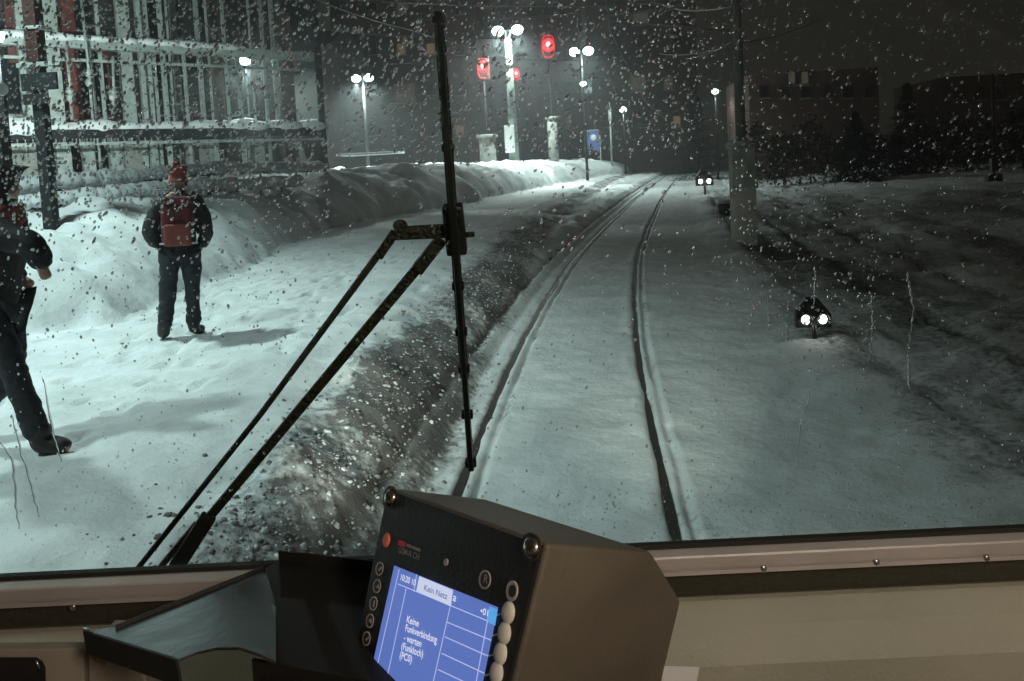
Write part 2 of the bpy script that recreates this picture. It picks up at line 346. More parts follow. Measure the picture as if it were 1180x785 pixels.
# ================================================================== LAMPS, MASTS, SIGNALS
def mount(px, py, y):
    return wy(px, py, y)
def street_lamp(px, py, y, label, heads=2, hw=.26, sep=.34, watt=600, polem='palemetal', pr=.075, lowbox=False, small=False, polew=None, aimv=(-.3, 0, -9)):
    p = mount(px, py, y); zb = gz(p[0], y) - .1
    t = empty('street_lamp', (p[0], y, zb), label, 'street lamp', 'street lamps beyond the platform')
    b = MB().tube([(p[0], y, zb), (p[0], y, (zb + p[2]) / 2), (p[0], y, p[2] + .05)], [pr * 1.5, pr * 1.1, pr * .8], 12).build('pole', M[polem], t, True)
    if heads == 2:
        MB().tube([(p[0] - sep, y, p[2] + .10), (p[0], y, p[2] + .02), (p[0] + sep, y, p[2] + .10)], .035).build('arm', M[polem], t, True)
    for k in range(heads):
        s = (k - (heads - 1) / 2) * 2 * sep if heads > 1 else 0
        c = np.array([p[0] + s, y - .05, p[2] + .1])
        h = MB().sphere(c + [0, 0, .05], hw, 16, 8, (1, .9, .38)).build('lamp_head', M['palemetal'], t, True)
        MB().sphere(c - [0, 0, .06], hw * 1.08, 16, 8, (1, .85, .80)).build('lamp_lens', M['lampglow' if not small else 'smallglow'], h, True)
        if watt: point_light('lamp_light', c - np.array([0, .15, .40]), watt / heads, LAMPC, .2, t, spot=172 if aimv[1] == 0 else (108 if aimv[0] > 0 else 150), aim=c + np.array(aimv, float))
    if lowbox:
        q0 = wy(587, 145, y); q1 = wy(589, 176, y)
        MB().box(((q0 + q1) / 2) - [0, .3, 0], (.72, .5, q0[2] - q1[2])).build('cabinet', M['white'], t, bevel=.02)
    return t
street_lamp(585, 36, 58, 'tall pale twin-headed lamp between the two red signals', 2, .40, .72, 20000, 'polegreen', pr=.26, lowbox=True)
street_lamp(670, 60, 76, 'twin-headed lamp just right of the higher red signal', 2, .46, .66, 12000, 'darkpost')
street_lamp(418, 91, 48, 'lamp left of the wiper blade top on a thin post', 2, .26, .40, 9000, 'darkpost')
street_lamp(275, 71, 33, 'twin lamp with cool glow above the standing man, upper left', 2, .24, .34, 4200, 'darkpost', aimv=(4, -5, -7))
street_lamp(718, 127, 84, 'small single globe lamp right of the blue sign', 1, .34, .3, 300, 'darkpost', small=True)
street_lamp(672, 97, 62, 'small single lamp lower than and behind the twin-headed lamp', 1, .22, .3, 0, 'darkpost', small=True)
street_lamp(824, 106, 70, 'distant white lamp just left of the concrete mast', 1, .27, .3, 250, 'darkpost', small=True)
street_lamp(-6, 44, 17, 'bright lamp at the upper left edge beside the snowy facade', 1, .22, .3, 5500, 'darkpost', aimv=(-7, 7, -3))
# the platform lamp just left of the frame: throws the standing man's shadow to the right
def platform_lamp(x, y, h, watt, label):
    zb = gz(x, y) - .1
    t = empty('platform_lamp', (x, y, zb), label, 'lamp', 'platform lamps')
    MB().tube([(x, y, zb), (x, y, h + .1)], .06).build('pole', M['darkpost'], t, True)
    MB().tube([(x, y, h + .1), (x + .5, y, h + .25)], .035).build('arm', M['darkpost'], t, True)
    hd = MB().box((x + .6, y, h + .22), (.6, .28, .10)).build('lamp_head', M['palemetal'], t, bevel=.03)
    MB().box((x + .6, y, h + .16), (.5, .22, .03)).build('lamp_lens', M['lampglow'], hd)
    point_light('lamp_light', (x + .6, y, h + .02), watt, LAMPB, .30, t, spot=112, aim=(x + .9, y + .8, 0))
platform_lamp(-9.0, 8.2, 9.2, 3500, 'platform lamp on a dark post beside the ploughed snow, left of the standing man')
platform_lamp(-7.4, 1.6, 8.6, 1800, 'added fill lamp on a dark post beside our own train, behind the striding person')  # unseen lamp added as fill to weaken the shadows on the platform
def red_signal(px, py, y, pbx, pby0, wpx, label, pedestal=True, sc=1.0):
    p = wy(px, py, y); zb = gz(p[0], y) - .1; sc = sc * y / 36
    t = empty('rail_signal', (p[0], y, zb), label, 'signal', 'red signals beyond the snow bank')
    MB().tube([(p[0], y, zb), (p[0], y, p[2] - .1)], .05 * sc).build('mast', M['darkpost'], t, True)
    ped_w = wpx / F_ * y
    if pedestal:
        q = wy(pbx, pby0, y)
        d = MB(); d.tube([(p[0], y, zb), (p[0], y, q[2] - .25)], ped_w * .42, 14); d.tube([(p[0], y, q[2] - .25), (p[0], y, q[2] - .05), (p[0], y, q[2])], [ped_w * .55, ped_w * .55, ped_w * .3], 14)
        d.build('pedestal', M['concrete'], t, True)
    ww, hh = .60 * sc, 1.08 * sc
    hd = MB().box((p[0], y, p[2]), (ww, .3, hh)).build('signal_head', M['blackpaint'], t, bevel=.08)
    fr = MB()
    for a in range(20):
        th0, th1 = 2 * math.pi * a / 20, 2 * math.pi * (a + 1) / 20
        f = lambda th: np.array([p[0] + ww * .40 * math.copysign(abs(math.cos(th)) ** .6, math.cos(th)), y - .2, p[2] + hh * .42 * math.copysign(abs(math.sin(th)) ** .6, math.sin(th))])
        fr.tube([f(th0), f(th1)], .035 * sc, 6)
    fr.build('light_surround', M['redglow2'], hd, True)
    ln = MB().sphere((p[0], y - .17, p[2] + .06 * sc), .22 * sc, 14, 8, (1, .3, 1.25)).build('red_lens', M['redglow'], hd, True)
    MB().sphere((p[0], y - .25, p[2] + .08 * sc), .10 * sc, 12, 6, (1, .4, 1.2)).build('lens_centre', M['redcore'], ln, True)
    point_light('signal_light', (p[0], y - .7, p[2]), 90, (1, .08, .06), .1, t)
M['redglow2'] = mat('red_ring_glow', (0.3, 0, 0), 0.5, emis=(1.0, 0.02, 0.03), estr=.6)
red_signal(557, 79, 60, 559, 155, 23, 'lower red signal left of the pale twin lamp, on a squat pedestal')
red_signal(632, 54, 64, 637, 134, 14, 'highest red signal, right of the pale twin lamp on a slim pale pedestal', sc=1.1)
red_signal(595, 86, 68, 595, 170, 10, 'small red signal half hidden behind the pale twin lamp post', False, .6)
# blue framed sign
p = wy(683, 150, 84); zb = -.5
t = empty('info_board', (p[0], 84, zb - .1), 'small blue framed board on two legs at the snow bank end', 'sign')
MB().box((p[0], 84, p[2] - 1.1), (1.25, .12, 2.1)).build('panel', M['bluesign'], t)
for sx in (-1, 1): MB().tube([(p[0] + sx * .72, 84, zb - .1), (p[0] + sx * .72, 84, p[2] + .06)], .07).build('leg', M['palemetal'], t, True)
MB().tube([(p[0] - .72, 84, p[2]), (p[0] + .72, 84, p[2])], .06).build('top_rail', M['palemetal'], t, True)
MB().sphere((p[0] + .04, 83.9, p[2] - .8), .34, 14, 8, (1, .25, 1)).build('round_emblem', M['white'], t, True)
p = wy(702, 118, 84); t = empty('marker_post', (p[0], 84, -.5), 'thin pale post between the blue board and the globe lamp', 'post')
MB().tube([(p[0], 84, -.5), (p[0], 84, p[2])], .10).build('pole', M['palemetal'], t, True)
MB().tube([(p[0], 84, p[2] - 1.9), (p[0], 84, p[2] - .6)], .18).build('reflector', M['white'], t, True)
# concrete catenary mast
b = at(858, 282); x0, y0 = b; top = wy(850, -60, y0); zt = wy(858, 170, y0)[2]
t = empty('catenary_mast', (x0, y0, -.1), 'grey overhead line mast with a thick concrete foot beside the track', 'mast')
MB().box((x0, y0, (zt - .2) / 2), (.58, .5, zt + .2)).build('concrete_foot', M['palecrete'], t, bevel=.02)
MB().tube([(x0, y0, zt - .1), (x0, y0, 8.5)], [.13, .10], 8).build('pole', M['concrete'], t, True)
sb = MB()
for k in range(7): sb.sphere((x0 - .22 + .13 * rng.random() * k * .5, y0 - .1 + .1 * rng.random(), zt + .05 + .05 * rng.random()), .13 + .05 * rng.random(), 10, 6, (1.2, 1, .7))
sb.build('snow_cap', M['snowcap'], t, True)
MB().tube([(x0, y0, 6.6), (x0 - 1.6, y0, 6.1), (cl(y0), y0, 6.0)], .03).build('bracket', M['palemetal'], t, True)
MB().tube([(x0, y0, 5.4), (cl(y0) + .2, y0, 5.9)], .025).build('bracket_strut', M['palemetal'], t, True)
# second dark mast on the far right
b = wy(1146, 216, 36); tp = wy(1144, 85, 36); zb = gz(b[0], 36) - .1
t = empty('signal_mast', (b[0], 36, zb), 'thin dark mast with two small dark boxes, far right', 'mast')
MB().tube([(b[0], 36, zb), (b[0], 36, tp[2])], .06).build('pole', M['darkpost'], t, True)
MB().box((b[0], 35.9, wy(1146, 190, 36)[2]), (.42, .3, .55)).build('upper_box', M['blackpaint'], t, bevel=.03)
MB().box((b[0] - .08, 35.9, wy(1146, 207, 36)[2]), (.6, .34, .5)).build('lower_box', M['blackpaint'], t, bevel=.03)
# dwarf signals with two white lights side by side
def dwarf(px, py, y, s, label, lit, estr=None, light=6):
    p = wy(px, py, y); zb = gz(p[0], y) - .05
    t = empty('dwarf_signal', (p[0], y, zb), label, 'dwarf signal', 'dwarf signals with two white lamps')
    MB().tube([(p[0], y, zb), (p[0], y, p[2] - .08 * s)], .03 * s).build('post', M['blackpaint'], t, True)
    hd = MB().prism([(p[0] - .24 * s, y, p[2] - .12 * s), (p[0] + .24 * s, y, p[2] - .12 * s), (p[0] + .24 * s, y, p[2] + .06 * s), (p[0] + .06 * s, y, p[2] + .30 * s), (p[0] - .10 * s, y, p[2] + .30 * s), (p[0] - .24 * s, y, p[2] + .14 * s)], (0, .12 * s, 0)).build('signal_head', M['blackpaint'], t, bevel=.012)
    for sx in (-1, 1):
        MB().sphere((p[0] + sx * .115 * s, y - .015, p[2]), .056 * s, 16, 8, (1, .4, 1.15)).build('white_lens', M['dwarfglow'], hd, True)
        h = MB()
        for a in range(8):
            t0, t1 = math.pi * a / 8, math.pi * (a + 1) / 8
            c0 = np.array([p[0] + sx * .115 * s + .085 * s * math.cos(t0), y, p[2] + .09 * s * math.sin(t0)]); c1 = np.array([p[0] + sx * .115 * s + .085 * s * math.cos(t1), y, p[2] + .09 * s * math.sin(t1)])
            h.add([c0, c1, c1 + [0, -.07 * s, 0], c0 + [0, -.07 * s, 0], c0 * 1 + [0, 0, .006], c1 + [0, 0, .006], c1 + [0, -.07 * s, .006], c0 + [0, -.07 * s, .006]], [(0, 1, 2, 3), (7, 6, 5, 4), (0, 3, 7, 4), (1, 5, 6, 2), (3, 2, 6, 7)])
        h.build('visor', M['blackpaint'], hd)
    MB().sphere((p[0] - .03 * s, y - .004, p[2] + .2 * s), .045 * s, 12, 6, (1, .3, 1)).build('dark_lens', M['darkglass'], hd, True)
    point_light('signal_light', (p[0], y - .3 * s, p[2]), light, (1, .97, .9), .05, t)
dwarf(938, 368, 9.6, .86, 'low signal with two bright white lamps near the dark right side', True, light=.02)
dwarf(812, 209, 44, 2.0, 'distant low signal with two white lamps beside the track curve', True, light=4)
# low dark switch box left of the concrete foot
p = wy(838, 232, 30); zb = gz(p[0], 30)
t = empty('switch_box', (p[0], 30, zb - .05), 'low dark trackside box left of the concrete mast foot', 'box')
MB().box((p[0], 30, zb + .22), (.75, .6, .5)).build('body', M['blackpaint'], t, bevel=.03)
MB().box((p[0], 30, zb + .53), (.8, .65, .12)).build('snow_cap', M['snowcap'], t, bevel=.05, seg=3)
# left dark pole with plates
b = at(65, 322, .95); x0, y0 = b; zb = gz(x0, y0) - .2
t = empty('sign_post', (x0, y0, zb), 'black square post with dark sign plates beside the walking person', 'sign post')
ax = np.eye(3)
MB().box((x0, y0, (zb + 4.25) / 2), (.17, .17, 4.25 - zb)).build('pole', M['darkpost'], t, bevel=.01)
MB().box((x0, y0, 5.4), (.2, .2, 2.3)).build('upper_sleeve', M['sleeve'], t, bevel=.01)
MB().box((x0 + .1, y0 - .12, 4.02), (.58, .05, .26)).build('sign_plate', M['darkpost'], t, bevel=.008)
MB().box((x0 + .12, y0 - .12, 4.28), (.72, .07, .07)).build('plate_cap', M['palemetal'], t, bevel=.008)
MB().box((x0 + .02, y0 - .12, 3.76), (.40, .05, .16)).build('lower_plate', M['darkpost'], t, bevel=.008)
MB().box((x0, y0, 4.85), (.42, .25, .05)).build('collar', M['palemetal'], t, bevel=.008)
# ================================================================== LEFT FACADE
FA = wy(-70, 160, 22); FAx = np.array([FA[0], 22.0]); fdir = np.array([math.sin(rad(42)), math.cos(rad(42))]); fn = np.array([fdir[1], -fdir[0]])
def fp(s, back, z):
    q = FAx + fdir * s - fn * back; return np.array([q[0], q[1], z])
FAXS = np.array([[fdir[0], fdir[1], 0], [-fn[0], -fn[1], 0], [0, 0, 1]])
def fpx(px, py, back=0.0):                     # where the ray meets the facade plane
    n = np.array([fn[0], fn[1], 0]); p0 = fp(0, back, 0); q = onplane(px, py, p0, n); s = (q[:2] - FAx) @ fdir; return s, q[2]
sE, _ = fpx(372, 150); sE = float(sE)
t = empty('station_building', fp(0, 0, 0), 'left-hand building front with pale columns, red columns and snow-loaded ledges', 'building')
MB().box(fp(sE / 2, 4, 7), (sE, .3, 14), FAXS).build('wall', M['darkwall'], t)
MB().box(fp(sE, 2, 7), (.3, 4, 14), FAXS).build('end_wall', M['darkwall'], t)
zl = fpx(100, 155)[1]; zu = fpx(150, 53)[1]
MB().box(fp(sE / 2, .9, zl), (sE, 1.8, .34), FAXS).build('ledge', M['darkpost'], t, bevel=.02)
MB().box(fp(sE / 2, -.03, zl - .32), (sE, .08, .10), FAXS).build('ledge_trim', M['palemetal'], t)
MB().box(fp(sE / 2, .2, zu), (sE, .3, .34), FAXS).build('upper_beam', M['palemetal'], t, bevel=.02)
MB().box(fp(sE / 2, .2, zu - .55), (sE, .12, .10), FAXS).build('lower_beam', M['palemetal'], t)
def heaps(s0, s1, back, z, r, step, name, parent, jit=.35, zs=.7):
    m = MB(); s = s0
    while s < s1:
        rr = r * (0.45 + .45 * (1 + 2 * float(vnoise(s * .9, z, 4))) + .25 * rng.random()); m.sphere(fp(s, back + .25 * (rng.random() - .5), z + rr * zs * .1), rr, 12, 8, (1.9, 1, zs * (.7 + .5 * rng.random())), FAXS); s += step * (0.3 + jit * rng.random())
    o = m.build(name, M['snowcap'], parent, True); return o
heaps(0, sE, .35, zl + .20, .33, .55, 'ledge_snow', t, zs=.9)
heaps(0, sE * .75, .2, zu + .17, .20, .28, 'beam_snow', t)
def colm(px, w, m, name='column', back=.25, z0=0, z1=14, dpt=.25):
    s, z = fpx(px, 100, back); MB().box(fp(s, back, (z0 + z1) / 2), (w, dpt, z1 - z0), FAXS).build(name, M[m], t, bevel=.01)
for px, w_, m_, bk, z0, z1 in ((30, .30, 'palemetal', .5, zl, 14), (62, .50, 'palemetal', .5, zl, 14), (82, .55, 'rustred', 1.2, zl, 14), (22, .5, 'rustred', 1.3, zl + 2.5, 14), (147, .42, 'palemetal', .5, zl, 14), (165, .16, 'palemetal', .6, zl, 14), (171, .26, 'palemetal', .8, 0, 14), (179, .12, 'palemetal', .9, 0, zu), (205, .2, 'concrete', 1.5, 0, 14), (250, .5, 'facade', 1.8, 0, 14), (330, .6, 'facade', .5, 0, 9)):
    colm(px, w_, m_, 'column', bk, z0, z1)
for k, px in enumerate((108, 118, 190, 198, 214, 232, 243, 262, 276, 292, 306, 318)):
    colm(px, .07 + .05 * (k % 3), 'palemetal', 'upright', .35 + .1 * (k % 2), zl + .2 if k % 2 else 0, 14 if k % 4 else zu, .1)
for px, w_ in ((22, .9), (66, .45), (95, .38), (128, .5), (145, .7), (160, .2), (222, .8), (238, .5), (290, .6)):
    colm(px, w_, 'concrete' if w_ > .6 else 'palemetal', 'pillar', .9, 0, zl - .2, .3)
for k, (px, w_) in enumerate(((12, .9), (108, 1.0), (190, 1.1), (228, 1.0), (270, 1.0), (305, .9))):
    s, z = fpx(px, 95, 3.8); f = MB().box(fp(s, 3.82, zl + 2.2), (w_ + .2, .06, 2.6), FAXS).build('window', M['rustred' if k % 2 else 'palemetal'], t)
    MB().box(fp(s, 3.78, zl + 2.2), (w_, .04, 2.4), FAXS).build('pane', M['darkglass'], f)
for px in (20, 38, 75, 88, 112, 120, 152):
    s, z = fpx(px, 165, -.02)
    for j in range(5): MB().tube([fp(s + .22 * j, -.06, zl - .14), fp(s + .22 * j, -.06, zl - .3 - .35 * rng.random())], [.025, .004], 6).build('icicle', M['palemetal'], t, True)
for i, (a, b_) in enumerate((((93, -5), (107, 138)), ((76, 52), (83, 138)), ((130, 65), (130, 132)), ((29, 38), (27, 130)))):
    s0, z0 = fpx(a[0], a[1], -.25); s1, z1 = fpx(b_[0], b_[1], -.25); P0 = fp(s0, -.25, z0); P1 = fp(s1, -.25, z1)
    r_ = MB().tube([P0, P0 * .5 + P1 * .5 + [.03, 0, 0], P1], .045, 8); 
    for tt in (.62, .70): r_.sphere(P0 * (1 - tt) + P1 * tt, .13, 10, 6, (1, 1, 1.2))
    nm = ['hanging rope reaching the top edge, third from the left', 'short snow-crusted rope beside the red column', 'short rope with a yellowish knot, rightmost on the facade', 'leftmost thick rope hanging in front of the pale column'][i]
    tag(r_.build('hanging_rope', M['palemetal'], None, True), nm, 'rope', 'snow-crusted ropes on the building')
# snow-loaded railings in front of the building
def railing(pts, label, hgt, nm='railing'):
    P = [wy(px, py, y) for px, py, y in pts]; t = empty(nm, (P[0][0], P[0][1], gz(P[0][0], P[0][1])), label, 'railing', 'snow-loaded railings')
    MB().tube(P, .055, 8).build('top_rail', M['darkpost'], t, True)
    s = MB()
    for a, b_ in zip(P[:-1], P[1:]):
        L = np.linalg.norm(b_ - a); k = int(L / .17)
        for i in range(k):
            q = a + (b_ - a) * (i + rng.random() * .5) / k; rr = .13 + .07 * rng.random()
            s.sphere(q + [0, 0, .10 + .04 * rng.random()], rr, 10, 6, (1.15, 1.15, .85 + .3 * rng.random()))
    s.build('rail_snow', M['snowcap'], t, True)
    for a, b_ in zip(P[:-1], P[1:]):
        for k in range(2):
            q = a + (b_ - a) * k * .5; zb = gz(q[0], q[1]) - .1
            if zb < q[2] - .05: MB().tube([(q[0], q[1], zb), q], .035, 8).build('post', M['darkpost'], t, True)
    return t
railing([(-25, 227, 13.5), (60, 218, 14.5), (120, 212, 15.5), (185, 205, 17), (240, 200, 19), (300, 198, 22), (375, 196, 27)], 'upper snow-loaded railing behind the standing man', 1)
railing([(-25, 247, 13.0), (60, 237, 14), (120, 231, 15), (185, 223, 16.5), (240, 219, 18.5), (300, 216, 21), (345, 213, 24)], 'lower snow-loaded railing just above the bright bank', 1)
# round mirror at left
p = wy(3, 103, 16); t = empty('traffic_mirror', (p[0], 16, gz(p[0], 16)), 'small pale round disc on a post at the left edge', 'mirror')
MB().sphere(p, .14, 16, 8, (1, .35, 1)).build('disc', M['white'], t, True); MB().tube([(p[0], 16.06, gz(p[0], 16) - .1), (p[0], 16.06, p[2])], .03).build('pole', M['darkpost'], t, True)
# ================================================================== BACKGROUND BUILDINGS AND TREES
def block(px0, px1, ytop, y, depth, m, label, wins, roof=True, wallm=None, snow=False, rh=None):
    a = wy(px0, ytop, y); b_ = wy(px1, ytop, y); z = (a[2] + b_[2]) / 2; c = (a[0] + b_[0]) / 2; W_ = b_[0] - a[0]
    t = empty('apartment_building', (c, y, 0), label, 'building', 'dark buildings beyond the tracks')
    MB().box((c, y + depth / 2, z / 2), (W_, depth, z)).build('wall', M[m], t)
    if roof: MB().prism([(a[0] - .6, y - .6, z), (a[0] - .6, y + depth + .6, z), (a[0] - .6, y + depth / 2, z + depth * .22)], (W_ + 1.2, 0, 0)).build('roof', M['darkroof' if not snow else 'snowcap'], t)
    for (wx, wyp, ww, hh, kind) in wins:
        q = wy(wx, wyp, y); ww = ww / F_ * y; hh = hh / F_ * y
        f = MB().box((q[0], y - .04, q[2]), (ww + .25, .12, hh + .25)).build('window', M['darkroof'], t)
        MB().box((q[0], y - .11, q[2]), (ww, .05, hh)).build('pane', M[kind], f)
        MB().box((q[0], y - .15, q[2] - hh / 2 - .12), (ww + .3, .22, .08)).build('sill', M['concrete'], f)
    return t
def gridw(x0, x1, nx, y0, y1, ny, w_, h_, lit, seed):
    r = random.Random(seed); o = []
    for i in range(nx):
        for j in range(ny):
            k = r.random(); o.append((x0 + (x1 - x0) * i / max(1, nx - 1), y0 + (y1 - y0) * j / max(1, ny - 1), w_, h_, 'winlit' if k < lit * .4 else ('winlit2' if k < lit else 'darkglass')))
    return o
block(376, 545, -50, 88, 14, 'facade', 'dark apartment block behind the wiper blade with a brownish lit window', [(467, 107, 24, 22, 'winlit2')] + gridw(395, 530, 5, 10, 150, 4, 9, 12, .12, 1))
block(560, 665, 20, 110, 14, 'facade_brown', 'dim brown block behind the red signals', gridw(575, 655, 4, 60, 140, 3, 8, 10, .2, 5))
block(672, 800, -30, 96, 14, 'facade', 'tall dark block right of the red signals with amber windows', [(738, 22, 17, 12, 'winlit2'), (735, 96, 17, 18, 'winlit2'), (770, 96, 10, 14, 'winlit2'), (668 + 8, 100, 12, 16, 'darkglass')] + gridw(700, 780, 3, 50, 140, 2, 8, 12, .2, 3))
block(862, 1012, 82, 62, 10, 'facade_brown', 'low brown building right of the concrete mast', [(912, 90, 7, 13, 'winlit2'), (927, 90, 7, 13, 'winlit2')] + gridw(880, 1000, 6, 106, 106, 1, 8, 11, 0, 4), roof=False)
block(1085, 1230, 85, 66, 10, 'facade_brown', 'faint brown building at the far right edge', gridw(1105, 1200, 5, 108, 108, 1, 8, 11, 0, 6), roof=False)
block(222, 372, 60, 70, 12, 'facade', 'dark building behind the upper left twin lamp', gridw(240, 350, 5, 90, 150, 2, 9, 12, .1, 7))
def conifer(px, ytop, y, rw, label, seed):
    p = wy(px, ytop, y); zb = gz(p[0], y) - .1; Ht = p[2] - zb; r = random.Random(seed)
    t = empty('conifer_tree', (p[0], y, zb), label, 'tree', 'dark trees beyond the right-hand tracks')
    MB().tube([(p[0], y, zb), (p[0], y, zb + Ht * .95)], [.16, .02], 8).build('trunk', M['bark'], t, True)
    vs = []; fs = []
    for i in range(5200):
        hh = r.random() ** 1.3; R_ = rw * (1 - hh) * (.35 + .65 * r.random()) * (0.75 + .25 * math.sin(hh * 60)); th = r.random() * 6.283
        c = np.array([p[0] + R_ * math.cos(th), y + R_ * math.sin(th), zb + Ht * (.08 + .92 * hh) - R_ * .25])
        d = np.array([math.cos(th), math.sin(th), -.35]); s = np.cross(d, [0, 0, 1]); L = .12 + .25 * r.random(); k = len(vs)
        vs += [c - s * .07, c + s * .07, c + d * L]; fs.append((k, k + 1, k + 2))
    mesh_obj('crown', vs, fs, M['needles'], t)
M['bark'] = mat('bark', (.05, .035, .025), .9); M['needles'] = mat('needles', (.022, .03, .02), 1.0, spec=0.0)
conifer(1045, 95, 52, 3.2, 'dark conifer between the two faint brown buildings', 1)
conifer(985, 128, 48, 2.4, 'shorter dark conifer in front of the low brown building', 2)
conifer(800, 98, 72, 3.4, 'dark conifer behind the distant low white lamps', 3)
conifer(640, 105, 78, 3.6, 'dark conifer behind the slim pale signal pedestal', 4)
def hedge(x0, x1, ytop, y, label, seed):
    a = wy(x0, ytop, y); b_ = wy(x1, ytop, y); zb = -.2; r = random.Random(seed); vs = []; fs = []
    t = empty('hedge', ((a[0] + b_[0]) / 2, y, zb), label, 'hedge', 'dark hedges beyond the right-hand tracks')
    n = int((b_[0] - a[0]) * 330); nr = np.array([r.random() for _ in range(n * 3)]).reshape(n, 3)
    for i in range(n):
        X_ = a[0] + (b_[0] - a[0]) * nr[i, 0]; hh = (a[2] - zb) * (.72 + .5 * float(vnoise(X_ * .8, 3.3, seed)) + .25 * float(vnoise(X_ * 3, 1.3, seed))); c = np.array([X_, y + nr[i, 1] * 2.2, zb + hh * nr[i, 2] ** .6])
        d = np.array([r.gauss(0, 1), r.gauss(0, 1), r.gauss(0, 1)]); d /= np.linalg.norm(d); s_ = np.cross(d, [.3, .2, 1]); k = len(vs); vs += [c - s_ * .12, c + s_ * .12, c + d * .34]; fs.append((k, k + 1, k + 2))
    mesh_obj('foliage', vs, fs, M['needles'], t)
    for k in range(6): X_ = a[0] + (b_[0] - a[0]) * (k + .5) / 6; MB().tube([(X_, y + 1, zb), (X_, y + 1, zb + 1.5)], .06, 6).build('stem', M['bark'], t)
hedge(858, 1050, 122, 50, 'dark overgrown hedge right of the concrete mast', 3)
hedge(1040, 1240, 128, 50, 'dark overgrown hedge at the far right edge', 9)
# snow-covered low hut behind the bank
a = wy(388, 179, 42); b_ = wy(456, 181, 42)
t = empty('shelter', ((a[0] + b_[0]) / 2, 42, 0), 'low dark shelter with a thin snowy roof behind the bank', 'shelter')
MB().box(((a[0] + b_[0]) / 2, 43, 1.3), (b_[0] - a[0] - .3, 1.8, 2.6)).build('wall', M['facade'], t)
MB().box(((a[0] + b_[0]) / 2, 43, a[2]), (b_[0] - a[0], 2.3, .12)).build('roof', M['snowcap'], t, bevel=.04)
for k in range(3): MB().box((a[0] + .8 + k * .95, 42.06, 2.1), (.7, .06, .7)).build('window', M['darkglass'], t)
# overhead wires
def wire(pts, label, r=.02, grp='overhead wires'):
    P = [wy(*p) for p in pts]; Q = []
    for a, b_ in zip(P[:-1], P[1:]):
        for i in range(8):
            tt = i / 8; q = a + (b_ - a) * tt; q = q - np.array([0, 0, 1]) * 4 * tt * (1 - tt) * np.linalg.norm(b_ - a) * .012; Q.append(q)
    Q.append(P[-1]); tag(MB().tube(Q, r, 6).build('overhead_wire', M['wire'], None, True), label, 'wire', grp)
M['wire'] = mat('wet_wire', (.22, .23, .23), .5, .5)
cw = [(cl(y_) + (.2 if k % 2 else -.2), y_, 5.7) for k, y_ in enumerate((-6, 21, 48, 80, 115))]
tag(MB().tube(cw, .014, 6).build('contact_wire', M['wire'], None, True), 'thin contact wire running along above the curving track', 'wire', 'overhead wires')
wire([(350, -6, 26), (470, 34, 34), (578, 62, 40)], 'wire slanting from the top edge towards the twin lamp', .02)
wire([(440, 2, 40), (760, 4, 40), (850, 6, 21)], 'wire crossing near the top edge to the concrete mast', .035)
wire([(360, 33, 36), (480, 42, 36), (600, 44, 36)], 'thin wire above the lamp left of the wiper', .022)
wire([(440, 74, 42), (560, 66, 42), (740, 70, 42)], 'span wire level with the higher red signal', .02)
wire([(478, 108, 40), (510, 112, 39), (548, 128, 38)], 'short pale cable dropping right of the wiper blade', .02)
wire([(760, 62, 34), (850, 50, 21), (945, 22, 30)], 'pair wire meeting the concrete mast, going to the upper right', .02)
wire([(790, 68, 30), (850, 44, 21)], 'short wire left of the concrete mast', .018)
# ================================================================== PEOPLE
def skin(name, verts, edges, radii, m, parent, lvl=3, root=0):
    me = bpy.data.meshes.new(name); me.from_pydata([tuple(v) for v in verts], edges, []); o = bpy.data.objects.new(name, me); COL.objects.link(o)
    sm = o.modifiers.new('s', 'SKIN'); sm.use_smooth_shade = True
    for i, r in enumerate(radii):
        r = (r, r) if not hasattr(r, '__len__') else r
        me.skin_vertices[0].data[i].radius = r
    me.skin_vertices[0].data[root].use_root = True
    sb = o.modifiers.new('u', 'SUBSURF'); sb.levels = lvl; sb.render_levels = lvl
    dg = bpy.context.evaluated_depsgraph_get(); nm = bpy.data.meshes.new_from_object(o.evaluated_get(dg)); bpy.data.objects.remove(o); nm.name = name
    if m is not M['skin']:
        co = np.array([v.co[:] for v in nm.vertices]); no = np.array([v.normal[:] for v in nm.vertices])
        d = .020 * fbm(co[:, 0] + co[:, 1] * .7, co[:, 2] + co[:, 1] * .4, 9, 3, 5) + .012 * fbm(co[:, 0] * .6, co[:, 2] * 1.6 + co[:, 1], 17, 2, 8)
        nm.vertices.foreach_set('co', (co + no * d[:, None]).ravel().astype(np.float32)); nm.update()
    nm.materials.clear(); nm.materials.append(m); o = bpy.data.objects.new(name, nm); COL.objects.link(o)
    for p in nm.polygons: p.use_smooth = True
    if parent is not None: o.parent = parent
    return o
M['skin'] = mat('skin', (.45, .27, .20), .6); M['jacket'] = mat('black_jacket_cloth', (.014, .012, .015), .7, bump=.6, bscale=22, var=.3, vscale=15)
M['trousers'] = mat('dark_trouser_cloth', (.016, .018, .024), .75, bump=.6, bscale=22, var=.3, vscale=15)
M['boot'] = mat('boot_leather', (.02, .017, .015), .5); M['redbag'] = mat('red_backpack_cloth', (.10, .011, .015), .75, bump=.9, bscale=18, var=.6, vscale=9)
M['redhat'] = mat('red_knit', (.20, .028, .026), .85, bump=.6, bscale=70, var=.3, vscale=30); M['maroon'] = mat('rust_jacket_yoke', (.20, .04, .03), .7, var=.4, vscale=12)
M['strap'] = mat('pale_reflective_strap', (.5, .5, .5), .5)
